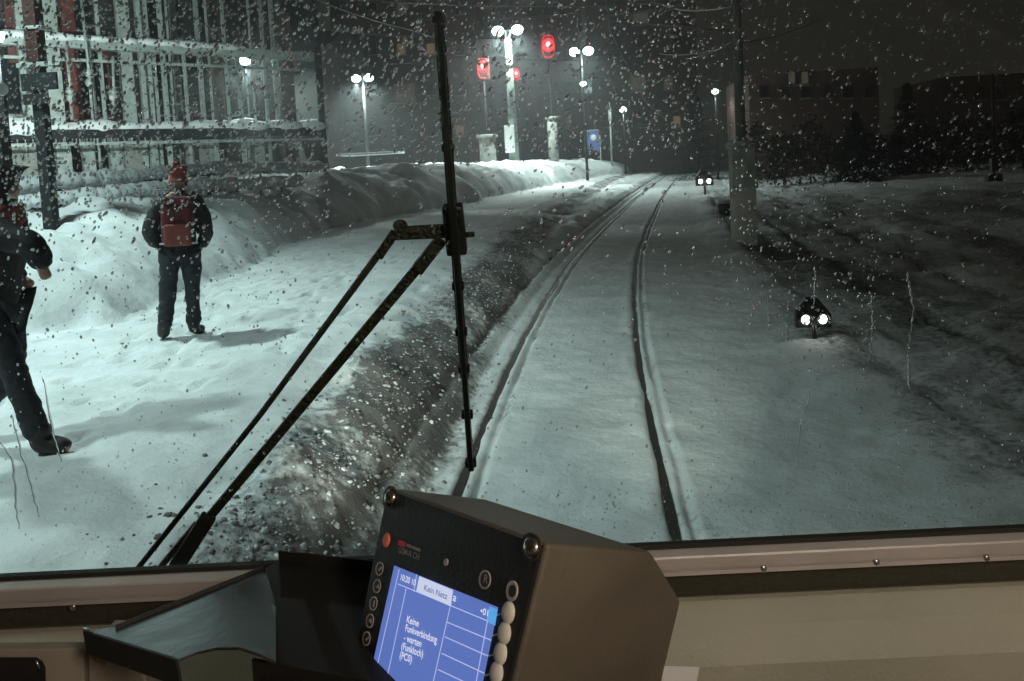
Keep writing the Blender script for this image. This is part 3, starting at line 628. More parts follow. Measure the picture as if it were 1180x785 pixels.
def person(x, y, rz, s, label, J, hat, lean=0.0):
    """J: joints in metres, x right, y facing, z up"""
    zb = ZP - .03
    t = bpy.data.objects.new('person', None); COL.objects.link(t)
    t.location = (x, y, zb); t.rotation_euler = (0, lean, rz); t.scale = (s, s, s); tag(t, label, 'person', 'people on the platform')
    n = J; names = list(n.keys()); I = {k: i for i, k in enumerate(names)}
    E = [(I[a], I[b]) for a, b in (('pel', 'waist'), ('waist', 'chest'), ('chest', 'neck'), ('neck', 'chin'), ('chin', 'head'), ('head', 'crown'), ('chin', 'nose'), ('head', 'earl'), ('head', 'earr'),
         ('chest', 'shl'), ('shl', 'ell'), ('ell', 'wrl'), ('wrl', 'hdl'), ('chest', 'shr'), ('shr', 'elr'), ('elr', 'wrr'), ('wrr', 'hdr'),
         ('pel', 'hpl'), ('hpl', 'knl'), ('knl', 'anl'), ('anl', 'tol'), ('pel', 'hpr'), ('hpr', 'knr'), ('knr', 'anr'), ('anr', 'tor'))]
    rr = dict(pel=.12, waist=.12, chest=.13, neck=.055, chin=.072, head=.09, crown=.075, nose=.016, earl=.02, earr=.02, shl=.07, ell=.045, wrl=.03, hdl=.04, shr=.07, elr=.045, wrr=.03, hdr=.04,
              hpl=.085, knl=.055, anl=.04, tol=.035, hpr=.085, knr=.055, anr=.04, tor=.035)
    skin('body', [n[k] for k in names], E, [rr[k] for k in names], M['skin'], t)
    v = lambda *ks: [np.array(n[k], float) for k in ks]
    # jacket
    pl, ws, ch, nk, shl, el, wl, shr, er, wr = v('pel', 'waist', 'chest', 'neck', 'shl', 'ell', 'wrl', 'shr', 'elr', 'wrr')
    hem = pl + [0, 0, -.16]
    skin('jacket', [hem, pl, ws, ch, nk + [0, 0, -.02], shl, (shl + el) / 2, el, (el + wl) / 2, wl, shr, (shr + er) / 2, er, (er + wr) / 2, wr],
         [(0, 1), (1, 2), (2, 3), (3, 4), (3, 5), (5, 6), (6, 7), (7, 8), (8, 9), (3, 10), (10, 11), (11, 12), (12, 13), (13, 14)],
         [(.185, .145), (.18, .14), (.175, .145), (.19, .155), (.085, .085), .10, .092, .08, .076, .066, .10, .092, .08, .076, .066], M['jacket'], t)
    hl, kl, al, hr, kr, ar = v('hpl', 'knl', 'anl', 'hpr', 'knr', 'anr')
    skin('trousers', [pl, hl, (hl + kl) / 2, kl, (kl * .5 + al * .5), al + [0, 0, .03], hr, (hr + kr) / 2, kr, (kr * .5 + ar * .5), ar + [0, 0, .03]],
         [(0, 1), (1, 2), (2, 3), (3, 4), (4, 5), (0, 6), (6, 7), (7, 8), (8, 9), (9, 10)], [.15, .115, .105, .085, .082, .075, .115, .105, .085, .082, .075], M['trousers'], t)
    for a, b_ in (('anl', 'tol'), ('anr', 'tor')):
        A, B = v(a, b_); skin('boot', [A + [0, 0, .14], A, A * .35 + B * .65 + [0, 0, 0.0], B], [(0, 1), (1, 2), (2, 3)], [.07, .068, .055, .045], M['boot'], t)
    if hat:
        hd, cr = v('head', 'crown')
        skin('knit_hat', [hd + [0, -.035, -.045], hd + [0, -.01, .03], cr + [0, 0, .0], cr + [0, 0, .05]], [(0, 1), (1, 2), (2, 3)], [.068, .092, .076, .03], M['redhat'], t, root=1)
        skin('collar', [n['neck'], np.array(n['chin']) + [0, -.03, -.01]], [(0, 1)], [.105, .10], M['jacket'], t)
        b = MB().sphere(cr + [-.01, 0, .075], .036, 12, 8); o = b.build('pompom', M['redhat'], None, True); o.parent = t
    else:
        hd, cr = v('head', 'crown'); skin('hood', [np.array(n['neck']) + [0, -.02, 0], hd + [0, -.03, -.02], cr + [0, -.01, .0]], [(0, 1), (1, 2)], [.11, .125, .10], M['jacket'], t, root=1)
    return t
J1 = dict(pel=(0, 0, .98), waist=(0, 0, 1.16), chest=(0, 0, 1.38), neck=(0, .01, 1.55), chin=(0, .03, 1.62), head=(0, .01, 1.71), crown=(0, 0, 1.78), nose=(0, .12, 1.67), earl=(-.09, 0, 1.69), earr=(.09, 0, 1.69),
          shl=(-.18, 0, 1.44), ell=(-.29, -.03, 1.16), wrl=(-.21, .08, .98), hdl=(-.17, .11, .93), shr=(.18, 0, 1.44), elr=(.28, -.03, 1.15), wrr=(.21, .08, .97), hdr=(.17, .11, .92),
          hpl=(-.10, 0, .90), knl=(-.125, .02, .50), anl=(-.17, -.02, .09), tol=(-.20, .13, .05), hpr=(.10, 0, .90), knr=(.115, .03, .50), anr=(.115, .05, .09), tor=(.20, .19, .05))
pm = at(210, 388, ZP)
person(pm[0], pm[1], rad(28), 1.03, 'man in red hat standing with his back turned and hands in pockets', J1, True, rad(2.6))
# backpack on his back
def bp_part(name, c, size, m, parent, bev=.04):
    o = MB().box(c, size).build(name, m, None, bevel=bev, seg=4, smooth=True); o.parent = parent; return o
t = bpy.data.objects.new('backpack', None); COL.objects.link(t); t.location = (pm[0], pm[1], ZP - .03); t.rotation_euler = (0, rad(2.6), rad(28)); t.scale = (1.03,) * 3
tag(t, "dark red backpack on the standing man's back", 'backpack')
bp_part('bag', (-.01, -.24, 1.24), (.31, .17, .46), M['redbag'], t, .07)
bp_part('front_pocket', (-.01, -.37, 1.13), (.26, .08, .22), M['maroon'], t, .035)
bp_part('top_flap', (-.01, -.26, 1.48), (.30, .20, .08), M['redbag'], t, .035)
bp_part('reflective_band', (0, -.345, 1.045), (.36, .02, .02), M['strap'], t, .006)
for sx in (-1, 1):
    b = MB().tube([(sx * .13, -.2, 1.46), (sx * .15, -.02, 1.545), (sx * .15, .13, 1.48), (sx * .16, .17, 1.3), (sx * .19, .05, 1.12)], .022, 8).build('strap', M['jacket'], None, True); b.parent = t
J2 = dict(pel=(0, 0, .97), waist=(0, .02, 1.16), chest=(0, .05, 1.38), neck=(0, .08, 1.55), chin=(0, .12, 1.62), head=(0, .11, 1.70), crown=(0, .10, 1.78), nose=(0, .22, 1.66), earl=(-.09, .10, 1.69), earr=(.09, .10, 1.69),
          shl=(-.19, .05, 1.44), ell=(-.27, -.14, 1.19), wrl=(-.22, .06, 1.06), hdl=(-.2, .12, 1.02), shr=(.19, .05, 1.44), elr=(.25, .40, 1.33), wrr=(.20, .43, 1.15), hdr=(.19, .44, 1.10),
          hpl=(-.10, 0, .90), knl=(-.11, .0, .50), anl=(-.10, -.34, .16), tol=(-.10, -.22, .05), hpr=(.10, .0, .90), knr=(.11, .155, .52), anr=(.11, .27, .09), tor=(.11, .44, .05))
# the stepping foot must land at (65, 533): heading roughly to the right of the picture
hd_ = rad(-82); f_ = at(52, 522, ZP); c_, s_ = math.cos(hd_), math.sin(hd_); lx, ly = .11, .30
person(f_[0] - (c_ * lx - s_ * ly), f_[1] - (s_ * lx + c_ * ly), hd_, 1.05, 'person in dark clothes striding in from the left edge', J2, False)
wk_ = [o for o in bpy.data.objects if o.get('label', '').startswith('person in dark clothes')][0]
v_ = lambda k: np.array(J2[k], float)
skin('shoulder_yoke', [v_('neck') + [0, 0, .01], v_('neck') * .5 + v_('chest') * .5 + [0, 0, .02], v_('shr') + [0, .02, .015], v_('shl') + [0, 0, .015]], [(0, 1), (1, 2), (1, 3)], [.10, (.17, .155), .105, .105], M['maroon'], wk_, root=1)
# ================================================================== CAB
ZS = 1.93; S0 = np.append(at(590, 636.5, ZS), ZS); yaw = rad(5.6)
E1 = np.array([math.cos(yaw), math.sin(yaw), 0]); E2 = np.array([-math.sin(yaw), math.cos(yaw), 0]); E3 = np.array([0, 0, 1.0]); tilt = rad(13)
GU = E3 * math.cos(tilt) - E2 * math.sin(tilt); GN = np.cross(E1, GU) * -1.0        # GN points outward (forward)
if GN @ E2 < 0: GN = -GN
CA = np.array([E1, E2, E3]); GA = np.array([E1, GU, GN])
def gp(px, py, off=0.0): return onplane(px, py, S0 + GN * off, GN)
def cp(a, b, c): return S0 + E1 * a + E2 * b + E3 * c       # cab coordinates from the sill middle
M['beige'] = mat('beige_dash_paint', (.34, .315, .235), .55, bump=.12, bscale=220, var=.16, vscale=4)
M['alu'] = mat('pinkish_anodised_frame', (.50, .435, .395), .42, .25, bump=.06, bscale=300, var=.10, vscale=9)
M['gasket'] = mat('rubber_gasket', (.02, .017, .012), .6)
M['recess'] = mat('dark_recess', (.045, .038, .02), .8, bump=.2, bscale=90)
M['trim'] = mat('cab_lining', (.30, .28, .24), .7)
# glass
gm = bpy.data.materials.new('windscreen_glass'); gm.use_nodes = True; nt = gm.node_tree; nt.nodes.clear()
o_ = nt.nodes.new('ShaderNodeOutputMaterial'); tr = nt.nodes.new('ShaderNodeBsdfTransparent'); gl = nt.nodes.new('ShaderNodeBsdfGlossy'); mx = nt.nodes.new('ShaderNodeMixShader'); fr = nt.nodes.new('ShaderNodeFresnel')
tr.inputs[0].default_value = (.93, .97, .955, 1); gl.inputs['Roughness'].default_value = .02; fr.inputs[0].default_value = 1.35
geo = nt.nodes.new('ShaderNodeNewGeometry'); ff = nt.nodes.new('ShaderNodeMath'); ff.operation = 'SUBTRACT'; ff.inputs[0].default_value = 1.0; nt.links.new(geo.outputs['Backfacing'], ff.inputs[1])
fm = nt.nodes.new('ShaderNodeMath'); fm.operation = 'MULTIPLY'; nt.links.new(fr.outputs[0], fm.inputs[0]); nt.links.new(ff.outputs[0], fm.inputs[1]); nt.links.new(fm.outputs[0], mx.inputs[0]); nt.links.new(tr.outputs[0], mx.inputs[1]); nt.links.new(gl.outputs[0], mx.inputs[2]); nt.links.new(mx.outputs[0], o_.inputs[0])
HW = 1.35; GH = 1.02
ws = empty('windscreen', S0, 'large wet windscreen of the cab, seen from inside', 'windscreen')
MB().prism([S0 - E1 * HW, S0 + E1 * HW, S0 + E1 * HW + GU * GH, S0 - E1 * HW + GU * GH], GN * .006).build('pane', gm, ws)
# surround: gasket and profiled frame below, plain frame above and at the sides
def extr(prof, m, name, parent, x0=-HW - .1, x1=HW + .1):
    return MB().prism([cp(x0, b, c) for b, c in prof], E1 * (x1 - x0)).build(name, m, parent)
extr([(-.003, -.004), (.006, -.004), (.006, .0015), (-.003, .0015)], M['gasket'], 'gasket', ws)
fb = extr([(.006, -.0045), (-.003, -.0045), (-.0150, -.0075), (-.0165, -.0095), (-.0180, -.0210), (-.0155, -.0215), (-.0155, -.0235), (-.0185, -.0245), (-.0195, -.0290), (-.015, -.0300), (.006, -.0300)], M['alu'], 'frame', ws)
for px, py in ((84, 700), (880, 655), (1010, 648), (1137, 643), (745, 661), (-60, 708)):
    q = onplane(px, py, cp(0, -.0185, 0), E2); MB().sphere(q, .0042, 14, 8, (1, .6, 1), CA).build('screw', M['screw'] if 'screw' in M else M.setdefault('screw', mat('bright_screw', (.6, .55, .5), .2, .9)), ws, True)
extr([(-.004, -.0303), (.006, -.0303), (.006, -.075), (-.004, -.075)], M['recess'], 'dark_gap', ws)
for sx in (-1, 1):
    c0 = S0 + E1 * sx * (HW + .04); MB().prism([c0 - E1 * .05 - GN * .02, c0 + E1 * .05 - GN * .02, c0 + E1 * .05 + GN * .03, c0 - E1 * .05 + GN * .03], GU * GH).build('side_frame', M['alu'], ws)
MB().box(S0 + GU * (GH + .04), (2 * HW + .2, .08, .05), np.array([E1, GU, GN])).build('top_frame', M['alu'], ws)
# cab shell
def shell(name, c, size, m):
    o = MB().box(c, size, CA).build(name, m); tag(o, kind='structure'); return o
shell('cab_roof', cp(0, -1.2, GH + .22), (3.4, 2.6, .06), M['trim'])
shell('cab_rear_wall', cp(0, -2.45, -.2), (3.4, .06, 2.6), M['trim'])
shell('cab_wall', cp(-1.6, -1.2, -.75), (.06, 2.6, 1.5), M['trim']); shell('cab_wall', cp(1.6, -1.2, -.75), (.06, 2.6, 1.5), M['trim'])
shell('cab_header', cp(0, -.16, GH + .10), (3.4, .10, .16), M['trim'])
shell('cab_floor', cp(0, -1.2, -1.2), (3.4, 2.6, .06), M['recess'])
shell('cab_nose_wall', cp(0, .040, -.76), (3.3, .06, 1.24), M['recess'])
# dashboard
db = empty('dashboard', cp(0, -.05, -.2), 'beige dashboard below the windscreen frame', 'dashboard')
extr([(-.0045, -.062), (-.018, -.0562), (-.024, -.058), (-.038, -.072), (-.044, -.078), (-.060, -.105), (-.064, -.112), (-.075, -.160), (-.095, -.20), (-.13, -.36), (-.13, -.7), (-.0045, -.7)], M['beige'], 'upper_panel', db, -1.45, 1.45)
# small tabs under the dark gap
for px, py in ((900, 691), (1021, 686), (1148, 680)):
    q = onplane(px, py, cp(0, -.019, 0), E2); MB().box(q + E3 * .001, (.016, .006, .006), CA).build('clip', M['recess'], db)
# ---- raindrops
def drop_field():
    P = []
    def dens(x, y):
        d = 0.10
        if y < 280:
            d = .16 + .85 * ss(400, 330, x) * ss(290, 200, y)
            d += .62 * ss(205, 165, y) * ss(360, 430, x) * ss(860, 780, x)
            d += .22 * ss(240, 200, y) * ss(780, 840, x) * ss(960, 860, x)
            d += .10 * ss(960, 1180, x)
            if 380 < x < 850 and y > 175: d *= .35
        if 800 < x < 1010 and 190 < y < 430: d = max(d, .42 * float(ss(800, 850, x)))
        if y >= 280 and x < 330: d = .20 if y < 420 else .09
        if 300 < x < 520 and y > 300: d = max(d, .13)
        if 520 <= x < 800 and y > 210: d = .10
        if x > 900 and 430 < y < 590: d = .24
        if x > 640 and y > 560: d = .42
        return float(d)
    n = 0
    while n < 36000:
        n += 1; x = rng.uniform(-80, 1260); y = rng.uniform(-70, 648)
        if y > 662 - x * .048: continue
        if rng.random() < dens(x, y) * .88: P.append((x, y))
    return P
def add_drop(vs, fs, c, rx, ry, h, ang, seg=12):
    ca, sa = math.cos(ang), math.sin(ang); k = len(vs)
    wob = [1 + .10 * math.sin(2 * a * 6.283 / seg + ang * 3) + .05 * rng.normal() for a in range(seg)]
    def ring(f, z):
        for j in range(seg):
            th = 6.283185 * j / seg; a = rx * f * wob[j] * math.cos(th); b = ry * f * wob[j] * math.sin(th)
            # gravity sag : fatter lower end
            a *= 1 - .22 * math.sin(th)
            vs.append(c + E1 * (a * ca - b * sa) + GU * (a * sa + b * ca) + GN * z)
    ring(1.0, 0)
    ring(1.0, 0.0); ring(.93, .36 * h); ring(.76, .66 * h); ring(.48, .89 * h); vs.append(c + GN * h - GU * ry * .05)
    fs.append(tuple(range(k, k + seg)))
    for r_ in range(1, 4):
        for j in range(seg): j2 = (j + 1) % seg; fs.append((k + r_ * seg + j, k + r_ * seg + j2, k + (r_ + 1) * seg + j2, k + (r_ + 1) * seg + j))
    ap = k + 5 * seg
    for j in range(seg): fs.append((k + 4 * seg + j, k + 4 * seg + (j + 1) % seg, ap))
wm = bpy.data.materials.new('rain_water'); wm.use_nodes = True; nt = wm.node_tree; nt.nodes.clear()
o_ = nt.nodes.new('ShaderNodeOutputMaterial'); gg = nt.nodes.new('ShaderNodeBsdfGlass'); gg.inputs['IOR'].default_value = 1.33; gg.inputs['Roughness'].default_value = 0.0
tl = nt.nodes.new('ShaderNodeBsdfTranslucent'); tl.inputs[0].default_value = (.95, 1, 1, 1); dd = nt.nodes.new('ShaderNodeBsdfDiffuse'); dd.inputs[0].default_value = (.8, .82, .82, 1)
m1 = nt.nodes.new('ShaderNodeMixShader'); m1.inputs[0].default_value = .35; m2 = nt.nodes.new('ShaderNodeMixShader'); m2.inputs[0].default_value = .13
nt.links.new(tl.outputs[0], m1.inputs[1]); nt.links.new(dd.outputs[0], m1.inputs[2]); nt.links.new(gg.outputs[0], m2.inputs[1]); nt.links.new(m1.outputs[0], m2.inputs[2]); nt.links.new(m2.outputs[0], o_.inputs[0])
vs, fs = [], []; WO = .0065
for (x, y) in drop_field():
    c = gp(x, y, WO)
    u_ = rng.random(); s = .00055 + .0011 * u_ ** 2.2
    if y < 290 and x < 800: s *= 1.2
    if y > 400: s *= .9
    el = 1.25 + .55 * rng.random(); ang = rad(-38 + 16 * rng.normal()) if y < 300 else rad(12 * rng.normal())
    add_drop(vs, fs, c, s, s * el, s * (.75 + .3 * rng.random()), ang)
def finish(vs, fs, name):
    me = bpy.data.meshes.new(name); me.from_pydata([tuple(map(float, v)) for v in vs], [], fs); me.materials.append(wm)
    me.polygons.foreach_set('use_smooth', [True] * len(me.polygons)); me.update()
    o = bpy.data.objects.new(name, me); COL.objects.link(o); return o
rd = finish(vs, fs, 'raindrops'); tag(rd, 'countless small raindrops clinging to the outside of the windscreen', 'raindrops', kind='stuff')
def bead(pts, label, s=.0012, step=.0032):
    vs, fs = [], []; P = [gp(a, b, WO) for a, b in pts]
    for a, b in zip(P[:-1], P[1:]):
        L = np.linalg.norm(b - a); k = max(1, int(L / step))
        for i in range(k):
            c = a + (b - a) * i / k + E1 * rng.normal() * .0005; q = s * (.55 + .9 * rng.random()); add_drop(vs, fs, c, q * .8, q * 1.7, q * .8, rad(6 * rng.normal()), 10)
    tag(finish(vs, fs, 'water_trail'), label, 'water trail', 'water trails on the windscreen')
bead([(1004, 338), (1006, 375), (1002, 418)], 'beaded water trail right of the white dwarf signal, the nearer one', .0013)
bead([(1046, 316), (1053, 355), (1047, 410), (1048, 450)], 'longest beaded water trail, rightmost on the screen', .0014)
bead([(885, 345), (886, 378)], 'short beaded trail left of the white dwarf signal', .0013)
bead([(908, 345), (907, 372), (908, 395)], 'short beaded trail touching the white dwarf signal lights', .0013)
bead([(939, 310), (938, 356)], 'beaded trail right above the white dwarf signal', .0013)
def rivulet(pts, label, w_=.0013):
    vs, fs = [], []; P = [gp(a, b, WO) for a, b in pts]; Q = []
    for a, b in zip(P[:-1], P[1:]):
        for i in range(6): Q.append(a + (b - a) * i / 6 + E1 * .0006 * rng.normal())
    Q.append(P[-1]); n = 8; k = len(Q)
    for i, q in enumerate(Q):
        r = w_ * (.4 + .6 * math.sin(math.pi * (i + .5) / k)) * (.8 + .4 * rng.random())
        for j in range(n):
            th = math.pi * j / (n - 1); vs.append(q + E1 * r * math.cos(th) + GN * r * .7 * math.sin(th))
    for i in range(k - 1):
        for j in range(n): fs.append((i * n + j, i * n + (j + 1) % n, (i + 1) * n + (j + 1) % n, (i + 1) * n + j))
    fs += [tuple(range(n)), tuple(range((k - 1) * n, k * n))[::-1]]
    tag(finish(vs, fs, 'water_trail'), label, 'water trail', 'water trails on the windscreen')
rivulet([(50, 437), (56, 470), (62, 505), (71, 532)], "running water trail across the walking person's shin")
rivulet([(14, 482), (24, 520), (36, 560), (45, 596)], "water trail on the glass left of the walking person's foot")
rivulet([(0, 510), (14, 528), (18, 570), (22, 610)], 'water trail at the lower left edge of the glass')
rivulet([(284, 572), (286, 610), (290, 640)], 'water trail low on the glass between the wiper arm and the tray', .0009)
rivulet([(935, 452), (922, 490), (918, 545)], 'faint water trail low on the glass below the dwarf signal', .0008)
# ---- wiper
wp = empty('windscreen_wiper', gp(525, 265, .03), 'black windscreen wiper with vertical blade and two slanting arms', 'wiper')
def gtube(pts, r, name, m, parent, off=.03, n=10):
    return MB().tube([gp(a, b, off if len(p_) < 3 else p_[2]) for p_ in pts for a, b in [p_[:2]]], r, n).build(name, m, parent, True)
def gbar(p0, p1, w_, th, off):
    a = gp(*p0, off); b = gp(*p1, off); d = b - a; L = np.linalg.norm(d); d /= L; s = np.cross(d, GN); return MB().box((a + b) / 2, (L, w_, th), np.array([d, s, GN]))
bl = gbar((505, 12), (543, 541), .006, .010, .012).build('rubber_blade', M['rubber'], wp, bevel=.001)
sp = MB()
def lerp(t_): return (505 + 38 * t_, 12 + 529 * t_)
for a, b_, w_ in ((0.0, .03, .0085), (.03, .50, .0105), (.50, .80, .0100), (.80, 1.0, .0075)):
    q = gbar(lerp(a), lerp(b_), w_, .006, .021); sp.v_off = 0; sp.add(q.v, q.f)
sp.build('blade_spine', M['blackpaint'], wp, bevel=.0012)
for tt in (.02, .30, .43, .60, .70, .78, .88, .985):
    gbar(lerp(tt - .007), lerp(tt + .007), .0135, .010, .021).build('claw', M['blackpaint'], wp, bevel=.0015)
gbar((521, 236), (527, 292), .0225, .020, .030).build('pivot_block', M['blackpaint'], wp, bevel=.003)
gbar((455, 269), (520, 266), .0145, .010, .034).build('link_bar', M['armmetal'], wp, bevel=.002)
gbar((533, 271), (547, 270), .006, .006, .034).build('pivot_pin', M['armmetal'], wp, bevel=.002)
MB().sphere(gp(461, 260, .038), .0085, 14, 8, (1, .8, .8)).build('joint_nut', M['armmetal'], wp, True)
gbar((455, 268), (436, 296), .0105, .010, .036).build('arm_socket', M['armmetal'], wp, bevel=.002)
gtube([(440, 288), (300, 478), (158, 656)], [.0042, .0036, .0036], 'thin_arm', M['armmetal'], wp, .038)
gbar((508, 276), (480, 312), .0145, .012, .036).build('arm_bracket', M['armmetal'], wp, bevel=.002)
gbar((492, 296), (232, 607), .0115, .008, .038).build('main_arm', M['armmetal'], wp, bevel=.0015)
gbar((240, 596), (204, 652), .0200, .014, .040).build('arm_root', M['blackpaint'], wp, bevel=.003)
gbar((226, 604), (186, 652), .0080, .008, .044).build('root_spring', M['armmetal'], wp, bevel=.002)
# ---- tray
M['traymetal'] = mat('scratched_black_sheet', (.018, .018, .018), .20, .0, bump=.04, bscale=25, var=.3, vscale=14, spec=1.0)
ZT = 2.06
def tq(px, py, dz=0.0): return np.append(at(px, py, ZT), ZT + dz)
ty = empty('document_tray', tq(320, 700), 'black sheet metal tray with a pointed wing left of the radio unit', 'tray')
WN = np.array([-math.sin(rad(12)), math.sin(rad(9)), 1.0]); WN /= np.linalg.norm(WN); W0 = tq(316, 700)
def wq(px, py, off=0.0): return onplane(px, py, W0 + WN * off, WN)
wing = [(306, 654), (318, 700), (318, 762), (300, 754), (275, 746), (250, 746), (228, 751), (205, 760), (98, 727), (135, 722)]
MB().prism([wq(a, b) for a, b in wing], -WN * .002).build('wing', M['traymetal'], ty)
MB().prism([tq(a, b) for a, b in ((306, 654), (325, 646), (460, 660), (460, 800), (300, 788), (318.5, 762), (318.5, 700))], (0, 0, -.0025)).build('shelf', M['shelfpaint'], ty)
def bend(a, b, h, name, P=tq, up=(0, 0, 1.0), dn=0.0, th=.002):
    A = P(*a); B = P(*b); d = B - A; L = np.linalg.norm(d); d /= L; s = np.cross(d, up); s /= np.linalg.norm(s); u = np.cross(s, d); MB().box((A + B) / 2 + u * (h - dn) / 2, (L, th, h + dn), np.array([d, s, u])).build(name, M['shelfpaint'], ty)
bend((322, 646), (458, 661), .009, 'rear_flange')
bend((133, 725), (309, 654), .003, 'side_flange', wq, WN)
bend((97, 728), (204, 761), .001, 'front_flange', wq, WN, .018)
bend((292, 772), (460, 803), .008, 'lower_flange', dn=.010)
M['edgebright'] = mat('bare_metal_edge', (.55, .58, .56), .25, .9)
A = wq(97, 727); B = wq(106, 730); MB().tube([A + [0, 0, .002], B + [0, 0, .002]], .0012, 8).build('bare_corner', M['edgebright'], ty, True)
# ---- radio unit
v_ = (-.41, -.889, .127)
def eul(a, b, c):
    ca, sa, cb, sb, cc, sc_ = math.cos(a), math.sin(a), math.cos(b), math.sin(b), math.cos(c), math.sin(c)
    return np.array([[cc, -sc_, 0], [sc_, cc, 0], [0, 0, 1]]) @ np.array([[cb, 0, sb], [0, 1, 0], [-sb, 0, cb]]) @ np.array([[1, 0, 0], [0, ca, -sa], [0, sa, ca]])
EE = R @ eul(*v_); BX, BY, BZ = EE[:, 0], EE[:, 1], EE[:, 2]          # right, up, towards viewer
TL = dp(451, 562, .60)
def fr_(px, py, off=0.0): return onplane(px, py, TL + BZ * off, BZ)
BA = np.array([BX, BY, BZ])
M['housing'] = mat('painted_radio_housing', (.118, .096, .066), .5, .0, bump=.12, bscale=260, var=.28, vscale=9)
M['panel'] = mat('black_front_panel', (.014, .012, .011), .45, bump=.1, bscale=300)
ru = empty('cab_radio', fr_(500, 720), 'train radio unit with a lit blue screen on the dashboard', 'radio')
ftl, ftr, fbr, fbl = fr_(449, 562), fr_(631, 626), fr_(575, 860), fr_(392, 850)
dv = -BZ
def outl(k, dep, ins=0.0):                                            # outline ring at a depth
    q = [ftl, ftr, fbr, fbl]; c = sum(q) / 4; return [p_ + (c - p_) * ins + dv * dep for p_ in q]
r0 = outl(0, .0); r1 = outl(1, .094)
back = [r1[0] + dv * .038 - BY * .030 + BX * .01, r1[1] + dv * .038 - BY * .030, r1[2] + dv * .038, r1[3] + dv * .038]
hs = MB().add(r0 + r1 + back, [(3, 2, 1, 0), (0, 1, 5, 4), (1, 2, 6, 5), (2, 3, 7, 6), (3, 0, 4, 7), (4, 5, 9, 8), (5, 6, 10, 9), (6, 7, 11, 10), (7, 4, 8, 11), (8, 9, 10, 11)])
hb_ = hs.build('housing', M['housing'], ru, bevel=.0035, seg=3, smooth=True)
pq = outl(0, 0, .022); MB().prism([p_ + BZ * .0003 for p_ in pq], BZ * .0026).build('front_panel', M['panel'], ru, bevel=.0008)
PO = .0032
def quad3(pts, off, th, m, name, parent):
    return MB().prism([fr_(a, b, off) for a, b in pts], BZ * th).build(name, m, parent)
def emat(n, c, s): return mat(n, (0.02, .02, .02), .35, emis=c, estr=s)
M['scrblue'] = emat('screen_blue', (.13, .21, .62), .78); M['scrline'] = emat('screen_lines', (.55, .62, .95), .85); M['scrtext'] = emat('screen_text', (.85, .88, 1), .85); M['scrtab'] = emat('screen_tab', (.66, .72, .95), .85)
M['scrcyan'] = emat('screen_cyan', (.12, .45, .95), .8); M['scrdark'] = emat('screen_tab_text', (.2, .26, .55), .6); M['scredge'] = emat('screen_edge_blue', (.20, .28, .66), .8)
sc_q = [(455, 652), (574, 700), (552, 808), (423, 798)]
scn = quad3(sc_q, PO, .0006, M['scrblue'], 'screen', ru)
def ln(a, b, w_=.0005, m='scrline', name='screen_line', z=.0007):
    A = fr_(*a, PO + z); B = fr_(*b, PO + z); d = B - A; L = np.linalg.norm(d); d /= L; s = np.cross(d, BZ); return MB().box((A + B) / 2, (L, w_, .0002), np.array([d, s, BZ]))
lines = MB()
for a, b in (((460, 656), (429, 792)), ((468, 678), (443, 795)), ((458.5, 673), (570, 719)), ((518.5, 700), (496, 800)), ((564, 703), (546, 800)), ((515, 717), (566, 738)), ((512.6, 734), (562, 756)), ((509, 753), (558, 776)), ((504.7, 771.6), (554, 795)), ((500, 790), (530, 803)), ((436, 781), (500, 800)), ((480, 662), (477, 682))):
    q = ln(a, b); lines.add(q.v, q.f)
lines.build('screen_line', M['scrline'], scn)
tab = quad3([(483.4, 664), (522, 680), (519.5, 699), (480, 681)], PO + .001, .0002, M['scrtab'], 'screen_tab', scn)
quad3([(564, 699), (573.5, 702.5), (570.5, 721), (562, 717)], PO + .001, .0002, M['scrcyan'], 'screen_symbol', scn)
def text(s, p0, p1, hpx, m, parent, z=.0014, name='screen_text'):
    cu = bpy.data.curves.new('t', 'FONT'); cu.body = s; cu.size = 1; cu.offset = .012; o = bpy.data.objects.new('t', cu); COL.objects.link(o)
    dg = bpy.context.evaluated_depsgraph_get(); me = bpy.data.meshes.new_from_object(o.evaluated_get(dg)); bpy.data.objects.remove(o)
    co = np.array([v.co[:] for v in me.vertices]); A = fr_(*p0, PO + z); B = fr_(*p1, PO + z); d = B - A; L = np.linalg.norm(d); d /= L
    up = np.cross(BZ, d); hh = hpx / F_ * .60; sx = L / co[:, 0].max(); sy = hh / .72
    nc = A + np.outer(co[:, 0] * sx, d) + np.outer(co[:, 1] * sy, up)
    me.vertices.foreach_set('co', nc.ravel().astype(np.float32)); me.materials.clear(); me.materials.append(M[m]); me.name = name; me.update()
    o = bpy.data.objects.new(name, me); COL.objects.link(o)
    if parent: o.parent = parent; o.matrix_parent_inverse = parent.matrix_world.inverted()
    return o
text('10:20 10', (460.5, 668), (478.5, 675.5), 6, 'scrtext', scn)
text('Kein Netz', (488, 680), (515, 691), 5.5, 'scrdark', scn, .0018)
text('Keine', (468, 717), (482, 722.5), 6.5, 'scrtext', scn)
text('Funkverbindung', (466.5, 727), (503, 741.5), 6.5, 'scrtext', scn)
text('- warten', (465, 738), (485, 746), 6.5, 'scrtext', scn)
text('(Funkloch)', (462, 748), (487, 758), 6.5, 'scrtext', scn)
text('(PC0)', (460, 758.5), (474, 764), 6.5, 'scrtext', scn)
text('•01', (553, 707), (562, 710.5), 5.5, 'scrtext', scn)
text('a', (521.5, 692), (525, 693.5), 7, 'scrtext', scn)
